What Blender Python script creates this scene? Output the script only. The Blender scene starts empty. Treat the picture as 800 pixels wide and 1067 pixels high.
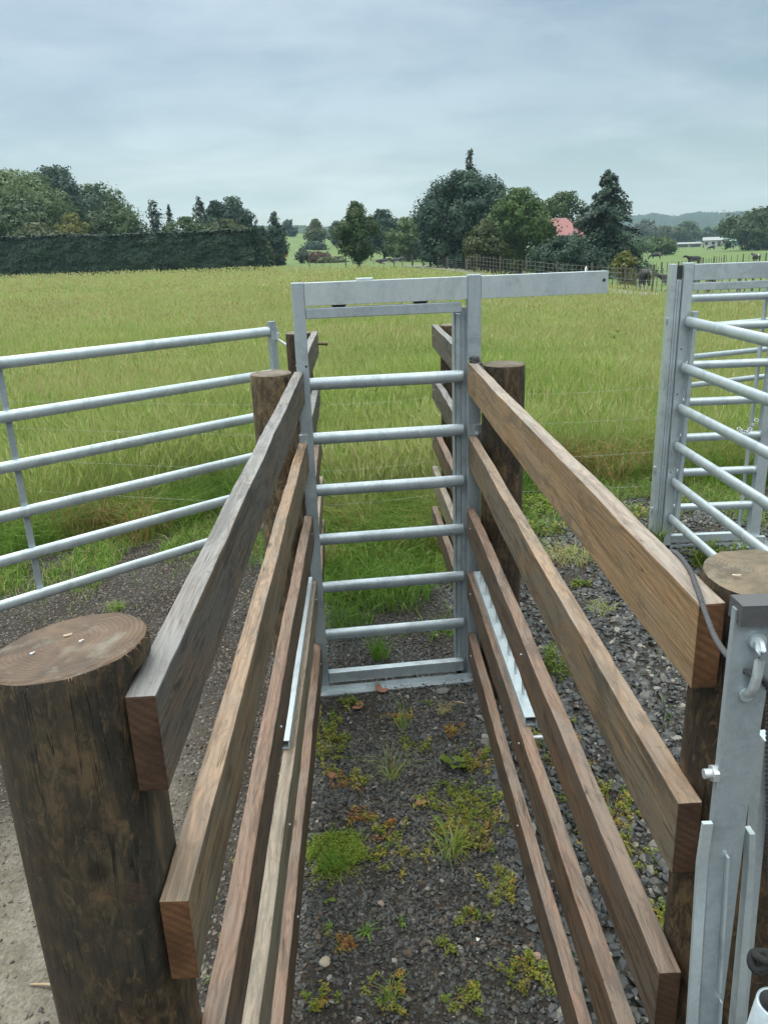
import bpy, bmesh, math, random
import numpy as np
from mathutils import Vector, Matrix, noise as mnoise

random.seed(7)
rng = np.random.default_rng(7)
C = bpy.context.scene.collection
SC = bpy.context.scene
H = 2.29                                   # camera height over the yard
F_PX = 827.47                              # focal length for an 800 px wide picture
R_ = np.array([0.99920446, -0.03004, -0.0340])
U_ = None

# ------------------------------------------------------------------ camera
def cam_axes(pitch, roll, yaw):
    p, r, y = [math.radians(a) for a in (pitch, roll, yaw)]
    fwd = np.array([math.sin(y) * math.cos(p), math.cos(y) * math.cos(p), -math.sin(p)])
    right = np.array([math.cos(y), -math.sin(y), 0.0])
    up = np.cross(right, fwd)
    return (math.cos(r) * right - math.sin(r) * up, math.sin(r) * right + math.cos(r) * up, fwd)
R_, U_, F_ = cam_axes(18.6257, 2.037, 1.0406)

def ray(u, v):
    return F_ + R_ * ((u - 400) / F_PX) + U_ * ((533.5 - v) / F_PX)
def at(u, v, Y=None, Z=None):
    d = ray(u, v)
    k = d[1] and (Y / d[1]) if Y is not None else (Z - H) / d[2]
    return np.array([0, 0, H]) + k * d
def spot(u, dist):
    """ground position seen in direction u at a horizontal distance"""
    d = ray(u, 254.45 - (u - 400) * 0.0356)
    a = math.atan2(d[0], d[1])
    return dist * math.sin(a), dist * math.cos(a)
def top_z(u, v, dist):
    d = ray(u, v)
    return H + dist * d[2] / math.hypot(d[0], d[1])

cam = bpy.data.cameras.new('camera')
cam.sensor_fit = 'VERTICAL'; cam.sensor_height = 36.0
cam.lens = F_PX / 1067 * 36
cam.clip_start = 0.05; cam.clip_end = 9000
camo = bpy.data.objects.new('camera', cam); C.objects.link(camo)
M = Matrix(((R_[0], U_[0], -F_[0], 0), (R_[1], U_[1], -F_[1], 0), (R_[2], U_[2], -F_[2], H), (0, 0, 0, 1)))
camo.matrix_world = M
SC.camera = camo

# ------------------------------------------------------------------ objects
def sm(a, b, x):
    t = np.clip((x - a) / (b - a), 0, 1)
    return t * t * (3 - 2 * t)

def thing(name, label, cat, loc=(0, 0, 0), group=None, rotz=0.0):
    o = bpy.data.objects.new(name, None); C.objects.link(o)
    o.location = loc; o.rotation_euler = (0, 0, rotz)
    o.empty_display_size = 0.1
    o['label'] = label; o['category'] = cat
    if group: o['group'] = group
    return o
def tag(o, label, cat, group=None):
    o['label'] = label; o['category'] = cat
    if group: o['group'] = group
    return o
def kind(o, k):
    o['kind'] = k; return o

class MB:
    """collects shapes and links them as one mesh object"""
    def __init__(s): s.v = []; s.f = []; s.m = []; s.n = 0; s.sm = []
    def add(s, vs, fs, mi=0, smooth=False):
        s.v.append(np.asarray(vs, float).reshape(-1, 3))
        for f in fs: s.f.append([i + s.n for i in f]); s.m.append(mi); s.sm.append(smooth)
        s.n += len(s.v[-1])
    def box(s, a, b, mi=0, bev=0.0):
        a = np.minimum(a, b) if False else np.array(a, float); b = np.array(b, float)
        lo, hi = np.minimum(a, b), np.maximum(a, b)
        if bev <= 0:
            vs = [(x, y, z) for x in (lo[0], hi[0]) for y in (lo[1], hi[1]) for z in (lo[2], hi[2])]
            s.add(vs, [(0, 1, 3, 2), (4, 6, 7, 5), (0, 4, 5, 1), (2, 3, 7, 6), (0, 2, 6, 4), (1, 5, 7, 3)], mi)
        else:
            bm = bmesh.new(); bmesh.ops.create_cube(bm, size=1)
            for v in bm.verts: v.co = Vector([(lo[i] + hi[i]) / 2 + v.co[i] * (hi[i] - lo[i]) for i in range(3)])
            bmesh.ops.bevel(bm, geom=bm.edges[:], offset=bev, segments=2, affect='EDGES', profile=.6)
            s.bm(bm, mi)
    def bm(s, bm, mi=0, smooth=False, mat=None):
        bm.verts.ensure_lookup_table(); bm.verts.index_update()
        vs = [(mat @ v.co if mat else v.co)[:] for v in bm.verts]
        s.add(vs, [[v.index for v in f.verts] for f in bm.faces], mi, smooth); bm.free()
    def tube(s, pts, r, n=10, mi=0, rx=None, cap=True, up=(0, 0, 1), smooth=True):
        """round (or oval: r up, rx sideways) tube through points; r may be a list"""
        pts = [Vector(p) for p in pts]; k = len(pts)
        rs = r if hasattr(r, '__len__') else [r] * k
        rxs = rx if hasattr(rx, '__len__') else ([rx] * k if rx is not None else rs)
        vs = []
        for i, p in enumerate(pts):
            t = (pts[min(i + 1, k - 1)] - pts[max(i - 1, 0)]).normalized()
            a = Vector(up)
            if abs(t.dot(a)) > .95: a = Vector((0, 1, 0)) if abs(t.y) < .9 else Vector((1, 0, 0))
            b = t.cross(a).normalized(); c = b.cross(t).normalized()
            for j in range(n):
                q = 2 * math.pi * (j + .5) / n
                vs.append((p + b * math.cos(q) * rxs[i] + c * math.sin(q) * rs[i])[:])
        fs = [(i * n + j, i * n + (j + 1) % n, (i + 1) * n + (j + 1) % n, (i + 1) * n + j) for i in range(k - 1) for j in range(n)]
        s.add(vs, fs, mi, smooth)
        if cap:
            s.add(vs[:n], [list(range(n))[::-1]], mi); s.add(vs[-n:], [list(range(n))], mi)
    def prism(s, poly, y0, y1, mi=0):
        """outline in x,z extruded along y"""
        n = len(poly); vs = [(x, y0, z) for x, z in poly] + [(x, y1, z) for x, z in poly]
        s.add(vs, [list(range(n)), list(range(n, 2 * n))[::-1]] + [(i, i + n, (i + 1) % n + n, (i + 1) % n) for i in range(n)], mi)
    def ico(s, c, r, sub=1, mi=0, sc=(1, 1, 1)):
        bm = bmesh.new(); bmesh.ops.create_icosphere(bm, subdivisions=sub, radius=r)
        for v in bm.verts: v.co = Vector([c[i] + v.co[i] * sc[i] for i in range(3)])
        s.bm(bm, mi, True)
    def build(s, name, mats, parent=None, origin=(0, 0, 0)):
        me = bpy.data.meshes.new(name)
        V = np.concatenate(s.v) - np.array(origin, float)
        me.from_pydata(V.tolist(), [], s.f)
        mats = mats if isinstance(mats, (list, tuple)) else [mats]
        for m in mats: me.materials.append(m)
        me.polygons.foreach_set('material_index', s.m)
        me.polygons.foreach_set('use_smooth', s.sm)
        bm = bmesh.new(); bm.from_mesh(me); bmesh.ops.recalc_face_normals(bm, faces=bm.faces); bm.to_mesh(me); bm.free()
        o = bpy.data.objects.new(name, me); C.objects.link(o)
        if parent: o.parent = parent
        else: o.location = origin
        return o

def mesh_np(name, V, faces, mats, parent=None, attrs=None, smooth=False, loc=None):
    """fast mesh from numpy: faces is (n,3) or (n,4)"""
    me = bpy.data.meshes.new(name)
    V = np.ascontiguousarray(V, dtype=np.float32)
    if isinstance(faces, list): groups = faces
    else: groups = [faces]
    loops = np.concatenate([g.reshape(-1) for g in groups]).astype(np.int32)
    tot = np.concatenate([np.full(len(g), g.shape[1]) for g in groups]).astype(np.int32)
    st = np.concatenate([[0], np.cumsum(tot)[:-1]]).astype(np.int32)
    me.vertices.add(len(V)); me.vertices.foreach_set('co', V.ravel())
    me.loops.add(len(loops)); me.loops.foreach_set('vertex_index', loops)
    me.polygons.add(len(tot)); me.polygons.foreach_set('loop_start', st)
    try: me.polygons.foreach_set('loop_total', tot)
    except Exception: pass
    me.polygons.foreach_set('use_smooth', np.full(len(tot), smooth))
    for k, a in (attrs or {}).items():
        at_ = me.attributes.new(k, 'FLOAT', 'POINT'); at_.data.foreach_set('value', np.ascontiguousarray(a, dtype=np.float32))
    for m in (mats if isinstance(mats, (list, tuple)) else [mats]): me.materials.append(m)
    me.update(calc_edges=True); me.validate()
    o = bpy.data.objects.new(name, me); C.objects.link(o)
    if parent: o.parent = parent
    if loc is not None: o.location = loc
    return o

def copy_tree(o, parent=None):
    c = o.copy(); C.objects.link(c)
    if parent: c.parent = parent
    for ch in list(o.children): copy_tree(ch, c)
    return c

# ------------------------------------------------------------------ materials
class NT:
    def __init__(s, name):
        s.m = bpy.data.materials.new(name); s.m.use_nodes = True
        s.t = s.m.node_tree; s.b = s.t.nodes['Principled BSDF']; s.out = s.t.nodes['Material Output']
    def n(s, typ, **kw):
        nd = s.t.nodes.new(typ)
        for k, v in kw.items():
            if k == 'inp':
                for a, b in v.items():
                    if isinstance(b, bpy.types.NodeSocket): s.t.links.new(b, nd.inputs[a])
                    else: nd.inputs[a].default_value = b
            else: setattr(nd, k, v)
        return nd
    def l(s, a, b): s.t.links.new(a, b)
    def noise(s, vec, scale, detail=4, rough=.55, dist=0.0):
        return s.n('ShaderNodeTexNoise', inp={'Vector': vec, 'Scale': scale, 'Detail': detail, 'Roughness': rough, 'Distortion': dist}).outputs['Fac']
    def mapping(s, vec, scale=(1, 1, 1), loc=(0, 0, 0), rot=(0, 0, 0)):
        return s.n('ShaderNodeMapping', inp={'Vector': vec, 'Scale': scale, 'Location': loc, 'Rotation': rot}).outputs[0]
    def ramp(s, fac, stops, interp='LINEAR'):
        r = s.n('ShaderNodeValToRGB'); r.color_ramp.interpolation = interp
        els = r.color_ramp.elements
        while len(els) > 1: els.remove(els[-1])
        for i, (p, c) in enumerate(stops):
            c = (c, c, c) if not hasattr(c, '__len__') else c
            e = els[0] if i == 0 else els.new(p)
            e.position = p; e.color = (*c, 1)
        s.l(fac, r.inputs[0]); return r.outputs[0]
    def mix(s, fac, a, b, blend='MIX'):
        x = s.n('ShaderNodeMix', data_type='RGBA', blend_type=blend)
        for sock, val in ((x.inputs['Factor'], fac), (x.inputs[6], a), (x.inputs[7], b)):
            if isinstance(val, bpy.types.NodeSocket): s.l(val, sock)
            elif hasattr(val, '__len__'): sock.default_value = (*val[:3], 1)
            else: sock.default_value = val
        return x.outputs[2]
    def math(s, op, a, b=0.0, c=None):
        x = s.n('ShaderNodeMath', operation=op)
        for i, val in enumerate((a, b) if c is None else (a, b, c)):
            if isinstance(val, bpy.types.NodeSocket): s.l(val, x.inputs[i])
            else: x.inputs[i].default_value = val
        return x.outputs[0]
    def bump(s, h, strength=.3, dist=.01, normal=None):
        b = s.n('ShaderNodeBump', inp={'Height': h, 'Strength': strength, 'Distance': dist})
        if normal: s.l(normal, b.inputs['Normal'])
        return b.outputs[0]
    def obj(s):
        """object coordinates shifted by a random amount per object"""
        tc = s.n('ShaderNodeTexCoord').outputs['Object']
        r = s.n('ShaderNodeObjectInfo').outputs['Random']
        sh = s.n('ShaderNodeVectorMath', operation='SCALE', inp={0: (13.1, 7.7, 21.3), 'Scale': r}).outputs[0]
        return s.n('ShaderNodeVectorMath', operation='ADD', inp={0: tc, 1: sh}).outputs[0]
    def attr(s, name, out='Fac'):
        return s.n('ShaderNodeAttribute', attribute_name=name).outputs[out]
    def fin(s, col=None, rough=None, metal=None, normal=None, spec=None):
        for k, v in (('Base Color', col), ('Roughness', rough), ('Metallic', metal), ('Normal', normal), ('Specular IOR Level', spec)):
            if v is None: continue
            if isinstance(v, bpy.types.NodeSocket): s.l(v, s.b.inputs[k])
            elif hasattr(v, '__len__'): s.b.inputs[k].default_value = (*v[:3], 1)
            else: s.b.inputs[k].default_value = v
        return s.m

def wood(name, a, b, grey, amount, dark=.35):
    """sawn rail: a, b grain colours; grey = weathered film; amount 0..1"""
    t = NT(name); v = t.obj()
    wob = t.noise(t.mapping(v, (3.0, .9, 3.0)), 2.0, 4)
    gv = t.n('ShaderNodeVectorMath', operation='ADD', inp={0: t.mapping(v, (1, .035, 1)), 1: t.n('ShaderNodeVectorMath', operation='SCALE', inp={0: (0.07, 0, .09), 'Scale': wob}).outputs[0]}).outputs[0]
    band = t.n('ShaderNodeTexWave', wave_type='RINGS', rings_direction='Y', inp={'Vector': gv, 'Scale': 31.0, 'Distortion': 4.5, 'Detail': 3.0, 'Detail Scale': 1.1, 'Detail Roughness': .6}).outputs['Fac']
    fine = t.noise(t.mapping(v, (1, .012, 1)), 260, 3, .6)
    streak = t.noise(t.mapping(v, (1, .02, 1)), 60, 4, .65)
    wide = t.noise(t.mapping(v, (1, .05, 1)), 17, 4, .6, .4)
    col = t.mix(t.ramp(wide, [(.3, 0.0), (.7, 1.0)]), a, b)
    col = t.mix(t.math('MULTIPLY', t.ramp(band, [(.4, 0.0), (.9, 1.0)]), .6), col, [x * .6 for x in b])
    col = t.mix(t.ramp(streak, [(.42, 0.0), (.66, .7)]), col, [x * .5 for x in b])
    col = t.mix(t.ramp(fine, [(.35, .45), (.6, 0.0)]), col, [x * 1.25 for x in grey])
    blot = t.noise(t.mapping(v, (2.0, .6, 2.0)), 3.0, 8, .72, 1.4)
    col = t.mix(t.math('MULTIPLY', t.ramp(blot, [(.44, 0.0), (.56, 1.0)]), amount), col, grey)
    st = t.noise(t.mapping(v, (3.4, .55, 3.4)), 4.6, 8, .74, 1.6)
    col = t.mix(t.math('MULTIPLY', t.ramp(st, [(.49, 0.0), (.57, 1.0)]), dark), col, [x * .3 for x in grey])
    vo = t.n('ShaderNodeTexVoronoi', inp={'Vector': t.mapping(v, (1, .5, 1)), 'Scale': 5.2, 'Randomness': 1.0}).outputs['Distance']
    col = t.mix(t.ramp(vo, [(.03, .9), (.085, 0.0)]), col, [x * .2 for x in a])
    hl = t.noise(t.mapping(v, (1, .03, 1)), 48, 2, .5, .2)
    hm = t.ramp(t.noise(v, 4.5, 2), [(.52, 0.0), (.6, .8)])
    crk = t.math('MULTIPLY', t.ramp(hl, [(.488, 0.0), (.5, 1.0), (.512, 0.0)]), hm)
    col = t.mix(crk, col, [x * .12 for x in a])
    sp = t.noise(v, 75, 2)
    col = t.mix(t.ramp(sp, [(.68, 0.0), (.74, .6)]), col, [x * .3 for x in grey])
    hgt = t.math('ADD', t.math('MULTIPLY', fine, .7), t.math('MULTIPLY', streak, .5))
    sc_ = t.noise(t.mapping(v, (.4, 1, .4)), 60, 2)
    hgt = t.math('ADD', hgt, t.math('MULTIPLY', sc_, .25))
    hgt = t.math('SUBTRACT', hgt, crk)
    return t.fin(col, t.ramp(blot, [(.3, .5), (.7, .75)]), 0, t.bump(hgt, .6, .004), .35)

def endgrain(name, a, b):
    t = NT(name); v = t.obj()
    rr = t.n('ShaderNodeTexWave', wave_type='RINGS', rings_direction='Y', inp={'Vector': t.mapping(v, (1, .01, 1), (.11, 0, .05)), 'Scale': 24.0, 'Distortion': 2.6, 'Detail': 3.0, 'Detail Scale': 1.0}).outputs['Fac']
    col = t.mix(t.math('MULTIPLY', rr, .55), a, b)
    bl = t.noise(v, 14, 5, .65, .6)
    col = t.mix(t.ramp(bl, [(.42, 0.0), (.66, .8)]), col, [x * .35 for x in a])
    return t.fin(col, .6, 0, t.bump(t.noise(v, 170, 3), .4, .003), .3)

def galv(name, lo=(.275, .325, .36), hi=(.43, .49, .53), metal=.5, ro=(.3, .48)):
    t = NT(name); v = t.obj()
    vo = t.n('ShaderNodeTexVoronoi', inp={'Vector': v, 'Scale': 150.0}).outputs['Color']
    sp = t.n('ShaderNodeSeparateColor', inp={0: vo}).outputs[0]
    cl = t.noise(t.mapping(v, (1, 1, .4)), 16, 6, .7)
    mixv = t.math('ADD', t.math('MULTIPLY', sp, .14), t.math('MULTIPLY', cl, .9))
    col = t.ramp(mixv, [(.25, lo), (.8, hi)])
    sc_ = t.noise(t.mapping(v, (1, 1, .15)), 40, 6, .75, .8)
    col = t.mix(t.ramp(sc_, [(.58, 0.0), (.72, .55)]), col, (.55, .57, .58))
    dl = t.noise(v, 5, 6, .7, .6)
    col = t.mix(t.ramp(dl, [(.5, 0.0), (.64, .45)]), col, [x * .62 for x in lo])
    rust = t.noise(v, 11, 5, .7, .3)
    col = t.mix(t.ramp(rust, [(.70, 0.0), (.78, .5)]), col, (.2, .18, .15))
    return t.fin(col, t.ramp(mixv, [(.2, ro[1]), (.9, ro[0])]), metal, t.bump(t.noise(v, 120, 3), .12, .002), .5)

def plain(name, col, rough=.6, metal=0, var=.25, scale=20):
    t = NT(name); v = t.obj()
    c = t.mix(t.noise(v, scale, 4), [x * (1 - var) for x in col], [min(1, x * (1 + var)) for x in col])
    return t.fin(c, rough, metal, t.bump(t.noise(v, scale * 4, 3), .2, .005))

def logwood(name, base, pale, dark):
    t = NT(name); v = t.obj()
    st = t.noise(t.mapping(v, (1, 1, .09)), 34, 6, .65, .5)
    blot = t.noise(t.mapping(v, (1, 1, .4)), 9, 5, .62, 1.3)
    b2 = t.noise(t.mapping(v, (1, 1, .55)), 17, 5, .65, 2.0)
    col = t.mix(t.ramp(st, [(.3, 0.0), (.72, 1.0)]), dark, base)
    col = t.mix(t.ramp(blot, [(.48, 0.0), (.62, .8)]), col, pale)
    col = t.mix(t.ramp(b2, [(.55, 0.0), (.66, .7)]), col, [x * .45 for x in dark])
    f1 = t.noise(t.mapping(v, (1, 1, .35)), 55, 5, .75, .6)
    col = t.mix(t.ramp(f1, [(.42, .7), (.56, 0.0)]), col, [x * .45 for x in dark])
    f2 = t.noise(t.mapping(v, (1, 1, .5)), 38, 6, .8, 1.5)
    col = t.mix(t.ramp(f2, [(.54, 0.0), (.68, .75)]), col, [x * 1.25 for x in pale])
    f3 = t.noise(t.mapping(v, (1, 1, .6)), 8, 6, .75, 1.2)
    col = t.mix(t.ramp(f3, [(.58, 0.0), (.68, .5)]), col, (.085, .04, .016))
    gr = t.noise(v, 3.0, 3)
    col = t.mix(t.ramp(gr, [(.5, 0.0), (.75, .35)]), col, (.045, .05, .042))
    cr = t.noise(t.mapping(v, (1, 1, .035)), 42, 2, .5, .25)
    crk = t.ramp(cr, [(.492, 0.0), (.5, 1.0), (.508, 0.0)])
    cmask = t.math('MULTIPLY', crk, t.ramp(t.noise(v, 6, 2), [(.5, 0.0), (.6, 1.0)]))
    col = t.mix(t.math('MULTIPLY', cmask, .8), col, (.008, .006, .005))
    kn = t.n('ShaderNodeTexVoronoi', inp={'Vector': t.mapping(v, (1, 1, .8)), 'Scale': 6.5}).outputs['Distance']
    col = t.mix(t.ramp(kn, [(.06, .85), (.13, 0.0)]), col, (.016, .011, .008))
    hgt = t.math('ADD', t.math('ADD', t.math('MULTIPLY', st, .5), t.math('MULTIPLY', f1, .6)), t.math('MULTIPLY', cmask, -1.4))
    return t.fin(col, .62, 0, t.bump(hgt, .6, .006), .35)

def logtop(name, a, b):
    t = NT(name); v = t.n('ShaderNodeTexCoord').outputs['Object']
    rr = t.n('ShaderNodeTexWave', wave_type='RINGS', rings_direction='Z', inp={'Vector': t.mapping(v, (1, 1, .01), (.012, -.008, 0)), 'Scale': 46.0, 'Distortion': 3.0, 'Detail': 4.0, 'Detail Scale': .8}).outputs['Fac']
    col = t.mix(t.ramp(rr, [(.3, 0.0), (1.0, .5)]), a, b)
    bl = t.noise(v, 11, 6, .68, .8)
    col = t.mix(t.ramp(bl, [(.38, 0.0), (.62, .85)]), col, [x * .3 for x in a])
    gr = t.noise(v, 24, 4, .6)
    col = t.mix(t.ramp(gr, [(.55, 0.0), (.75, .5)]), col, (.2, .2, .17))
    saw = t.noise(t.mapping(v, (.25, 1, 1)), 120, 2)
    return t.fin(col, .6, 0, t.bump(t.math('ADD', t.math('MULTIPLY', saw, .7), t.math('MULTIPLY', rr, .4)), .4, .003), .35)

def leafmat(name, stops, rough=.6, trans=.25):
    """foliage: colour from the per-clump tint"""
    t = NT(name)
    col = t.ramp(t.attr('tint'), stops)
    v = t.n('ShaderNodeTexCoord').outputs['Object']
    col = t.mix(t.ramp(t.noise(v, .8, 3), [(.3, 0.0), (.7, .35)]), col, [c * .6 for c in stops[len(stops) // 2][1]])
    t.fin(col, rough, 0, None, .25)
    if trans:
        tr = t.n('ShaderNodeBsdfTranslucent'); t.l(col, tr.inputs[0])
        mx = t.n('ShaderNodeMixShader', inp={0: trans}); t.l(t.b.outputs[0], mx.inputs[1]); t.l(tr.outputs[0], mx.inputs[2])
        t.l(mx.outputs[0], t.out.inputs['Surface'])
    return t.m
# ------------------------------------------------------------------ palette
M_GALV = galv('galvanised_steel')
M_GALV2 = galv('galvanised_steel_new', (.37, .425, .455), (.54, .60, .63), .5, (.28, .44))
M_DARKSTEEL = plain('dark_gap_steel', (.03, .035, .038), .6, .2)
M_RUBBER = plain('grey_rubber', (.06, .06, .065), .75)
M_ROPE = plain('rope_fibre', (.055, .055, .06), .85, 0, .35, 90)
M_BOLT = galv('zinc_bolt', (.36, .38, .40), (.55, .57, .58), .5, (.3, .45))
W_GREY = wood('weathered_grey_pine', (0.145, 0.10, 0.070), (0.10, 0.068, 0.046), (.08, .073, .067), .9, .75)
W_TAN = wood('tan_pine', (.25, .165, .086), (.165, .1, .05), (.115, .1, .078), .7, .6)
W_FRESH = wood('fresh_treated_pine', (.335, .205, .105), (.255, .148, .07), (.2, .15, .095), .5, .45)
W_BROWN = wood('brown_pine', (.175, .1, .054), (.11, .06, .033), (.085, .07, .056), .65, .65)
W_PALE = wood('pale_pine', (.29, .23, .145), (.2, .145, .085), (.16, .15, .12), .6, .55)
WT_GREY = wood('weathered_grey_pine_top_lit', (.215, .19, .17), (.145, .125, .11), (.19, .19, .19), .65, .5)  # paler copies for top faces: bleaching plus overhead light painted into the colour
WT_TAN = wood('tan_pine_top_lit', (.335, .215, .13), (.225, .135, .076), (.22, .185, .15), .55, .45)
WT_FRESH = wood('fresh_treated_pine_top_lit', (.30, .235, .185), (.235, .175, .132), (.245, .22, .195), .55, .35)
WT_BROWN = wood('brown_pine_top_lit', (.23, .13, .083), (.15, .08, .05), (.165, .135, .11), .6, .5)
WT_PALE = wood('pale_pine_top_lit', (.29, .22, .155), (.2, .145, .1), (.23, .205, .17), .5, .4)
W_END = endgrain('sawn_end_grain', (.066, .036, .022), (.034, .018, .011))
W_TOP_LIT = {W_GREY: WT_GREY, W_TAN: WT_TAN, W_FRESH: WT_FRESH, W_BROWN: WT_BROWN, W_PALE: WT_PALE}
W_END2 = endgrain('orange_end_grain', (.12, .056, .024), (.05, .024, .013))
M_LOG = logwood('treated_log', (.046, .029, .016), (.11, .07, .034), (.015, .0105, .007))
M_LOGTAN = logwood('treated_log_tan', (.13, .092, .052), (.2, .15, .08), (.055, .038, .024))
M_LOGTOP = logtop('log_cut_face', (.115, .07, .04), (.065, .038, .022))
M_LOGTOP2 = logtop('log_cut_face_grey', (.16, .12, .075), (.10, .075, .048))
M_FIBRE = plain('splintered_fibre', (.14, .075, .035), .8)

# ------------------------------------------------------------------ terrain
def az_deg(x, y): return np.degrees(np.arctan2(x, y))
_DX = np.array([0, 8, 48, 100, 190, 360, 700, 1200, 4500.]); _DZ = np.array([0, 0, -1.05, -1.7, -2.1, -2.8, -3.6, -5, -8.])
def ground_z(x, y):
    x = np.asarray(x, float); y = np.asarray(y, float)
    d = np.hypot(x, y); a = az_deg(x, y)
    s = sm(2.0, 19.0, a) * (1 - sm(60, 110, np.abs(a)))
    z = np.interp(d, _DX, _DZ) * s
    # paddock rising behind the gap in the trees
    hill = np.exp(-((a + 6.0) / 6.5) ** 2) * sm(150, 430, d) * 9.5 * (1 - sm(700, 1000, d))
    z = z + hill
    und = (np.sin(x * .043 + 1.3) * np.sin(y * .031 + .4)) * .25 * sm(25, 70, d)
    mic = (np.sin(x * 1.9 + y * .7) * np.sin(y * 1.3 - x * .5 + 2.)) * .02 * sm(1, 4, np.hypot(x - .1, y - 3))
    return z + und + mic
def gz(x, y): return float(ground_z(x, y))

def edge_y(x):
    """where the meadow starts behind the yards"""
    x = np.asarray(x, float)
    base = np.interp(x, [-6, -2.9, -2.2, -1.2, -.5, 0, .5, 1.7, 2.5, 3.2, 6], [5.2, 5.7, 6.15, 6.75, 6.3, 5.75, 5.9, 7.35, 7.3, 7.0, 6.2])
    return base + .13 * np.sin(x * 7.3) + .08 * np.sin(x * 17.1 + 1)

def snoise(x, y, s, seed=0):
    """cheap smooth value noise in numpy, 0..1"""
    x = np.asarray(x, float) * s + seed * 17.3; y = np.asarray(y, float) * s - seed * 9.1
    xi = np.floor(x).astype(np.int64); yi = np.floor(y).astype(np.int64); fx = x - xi; fy = y - yi
    def h(a, b):
        n = (a * 374761393 + b * 668265263 + seed * 1442695) & 0x7fffffff
        n = ((n ^ (n >> 13)) * 1274126177) & 0x7fffffff
        return ((n ^ (n >> 16)) & 0xffff) / 65535.0
    u = fx * fx * (3 - 2 * fx); w = fy * fy * (3 - 2 * fy)
    return (h(xi, yi) * (1 - u) + h(xi + 1, yi) * u) * (1 - w) + (h(xi, yi + 1) * (1 - u) + h(xi + 1, yi + 1) * u) * w

def zone(x, y):
    """yard 1..0, dirt 1..0, mown paddock 1..0"""
    d = np.hypot(x, y); a = az_deg(x, y)
    back = (np.abs(a) > 75)
    yard = 1 - sm(-.25, .3, y - edge_y(x) + (snoise(x, y, 3.0, 3) - .5) * .7)
    dirt = sm(-.55, -1.0, x + (snoise(x, y, 1.7, 5) - .5) * .7) * (1 - sm(2.3, 3.6, y + (snoise(x, y, 1.5, 6) - .5) * 1.4))
    lim = np.interp(a, [-30, -23, -7.2, -6.6, -5, -2.3, 1.6, 4.3, 6.9, 10.8, 17.2, 20.9, 23.8, 26.7, 30], [98, 97, 82, 74, 72, 67, 58, 53, 52, 51, 46, 40, 36, 32, 28])
    mown = sm(0, 3.5, d - lim)
    return yard, dirt, mown

def make_ground():
    rad = np.concatenate([np.arange(0.3, 9, .11), np.geomspace(9, 60, 70)[1:], np.geomspace(60, 700, 90)[1:], np.geomspace(700, 4500, 30)[1:]])
    ang = np.concatenate([np.radians(np.arange(-38, 38.01, .38)), np.radians(np.arange(42, 320, 4.0))])
    na, nr = len(ang), len(rad)
    A_, Rr = np.meshgrid(ang, rad)
    x = (Rr * np.sin(A_)).ravel(); y = (Rr * np.cos(A_)).ravel()
    x = np.append(x, 0); y = np.append(y, 0)
    z = ground_z(x, y)
    i = np.arange(nr - 1)[:, None] * na; j = np.arange(na)[None, :]; j2 = (j + 1) % na
    q = np.stack([i + j, i + j2, i + na + j2, i + na + j], -1).reshape(-1, 4)
    tri = np.stack([np.full(na, nr * na), np.roll(np.arange(na), -1), np.arange(na)], -1)
    yard, dirt, mown = zone(x, y)
    t = NT('ground_soil_and_pasture'); P = t.n('ShaderNodeNewGeometry').outputs['Position']
    # gravel
    vo = t.n('ShaderNodeTexVoronoi', inp={'Vector': P, 'Scale': 75.0})
    cell = t.n('ShaderNodeSeparateColor', inp={0: vo.outputs['Color']}).outputs[0]
    grav = t.ramp(cell, [(.0, (.018, .018, .019)), (.45, (.045, .045, .046)), (.75, (.085, .082, .078)), (.93, (.19, .18, .165))])
    soil = t.mix(t.noise(P, 22, 5, .65), (.018, .012, .0075), (.055, .036, .022))
    grav = t.mix(t.ramp(t.noise(P, 2.6, 5, .6), [(.3, .25), (.6, .95)]), grav, soil)
    grav = t.mix(t.ramp(vo.outputs['Distance'], [(.25, 0.0), (.6, .7)]), grav, (.014, .012, .01))
    dn = t.noise(P, 6.5, 6, .7)
    dcol = t.ramp(dn, [(.3, (.095, .078, .058)), (.5, (.165, .145, .115)), (.7, (.23, .21, .175))])
    dcol = t.mix(t.ramp(t.noise(P, 55, 4, .7), [(.35, .6), (.55, 0.0)]), dcol, (.06, .05, .038))
    col = t.mix(t.attr('dirt'), grav, dcol)
    # meadow floor and grazed paddock
    pn = t.noise(P, .35, 5, .6)
    mead = t.ramp(pn, [(.3, (.11, .165, .035)), (.55, (.18, .22, .06)), (.75, (.23, .24, .085))])
    mead = t.mix(t.noise(P, 5, 5, .7), mead, (.03, .035, .012))
    gn = t.noise(P, .12, 6, .6)
    mwc = t.ramp(gn, [(.3, (.046, .09, .010)), (.5, (.07, .118, .015)), (.72, (.11, .135, .028))])
    mwc = t.mix(t.ramp(t.noise(P, 1.1, 5, .7), [(.4, 0.0), (.75, .5)]), mwc, (.05, .072, .015))
    gcol = t.mix(t.attr('mown'), mead, mwc)
    yd = t.ramp(t.math('ADD', t.attr('yard'), t.math('MULTIPLY', t.math('SUBTRACT', t.noise(P, 9, 5, .7), .5), .7)), [(.4, 0.0), (.6, 1.0)])
    fincol = t.mix(yd, gcol, col)
    hg = t.math('MULTIPLY', t.math('ADD', t.math('SUBTRACT', 1.0, vo.outputs['Distance']), t.noise(P, 40, 5, .7)), yd)
    m = t.fin(fincol, .8, 0, t.bump(hg, .7, .012), .3)
    o = mesh_np('ground', np.stack([x, y, z], -1), [q, tri], m, attrs={'yard': yard, 'dirt': dirt, 'mown': mown}, smooth=True)
    return kind(o, 'structure')
GROUND = make_ground()

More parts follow.
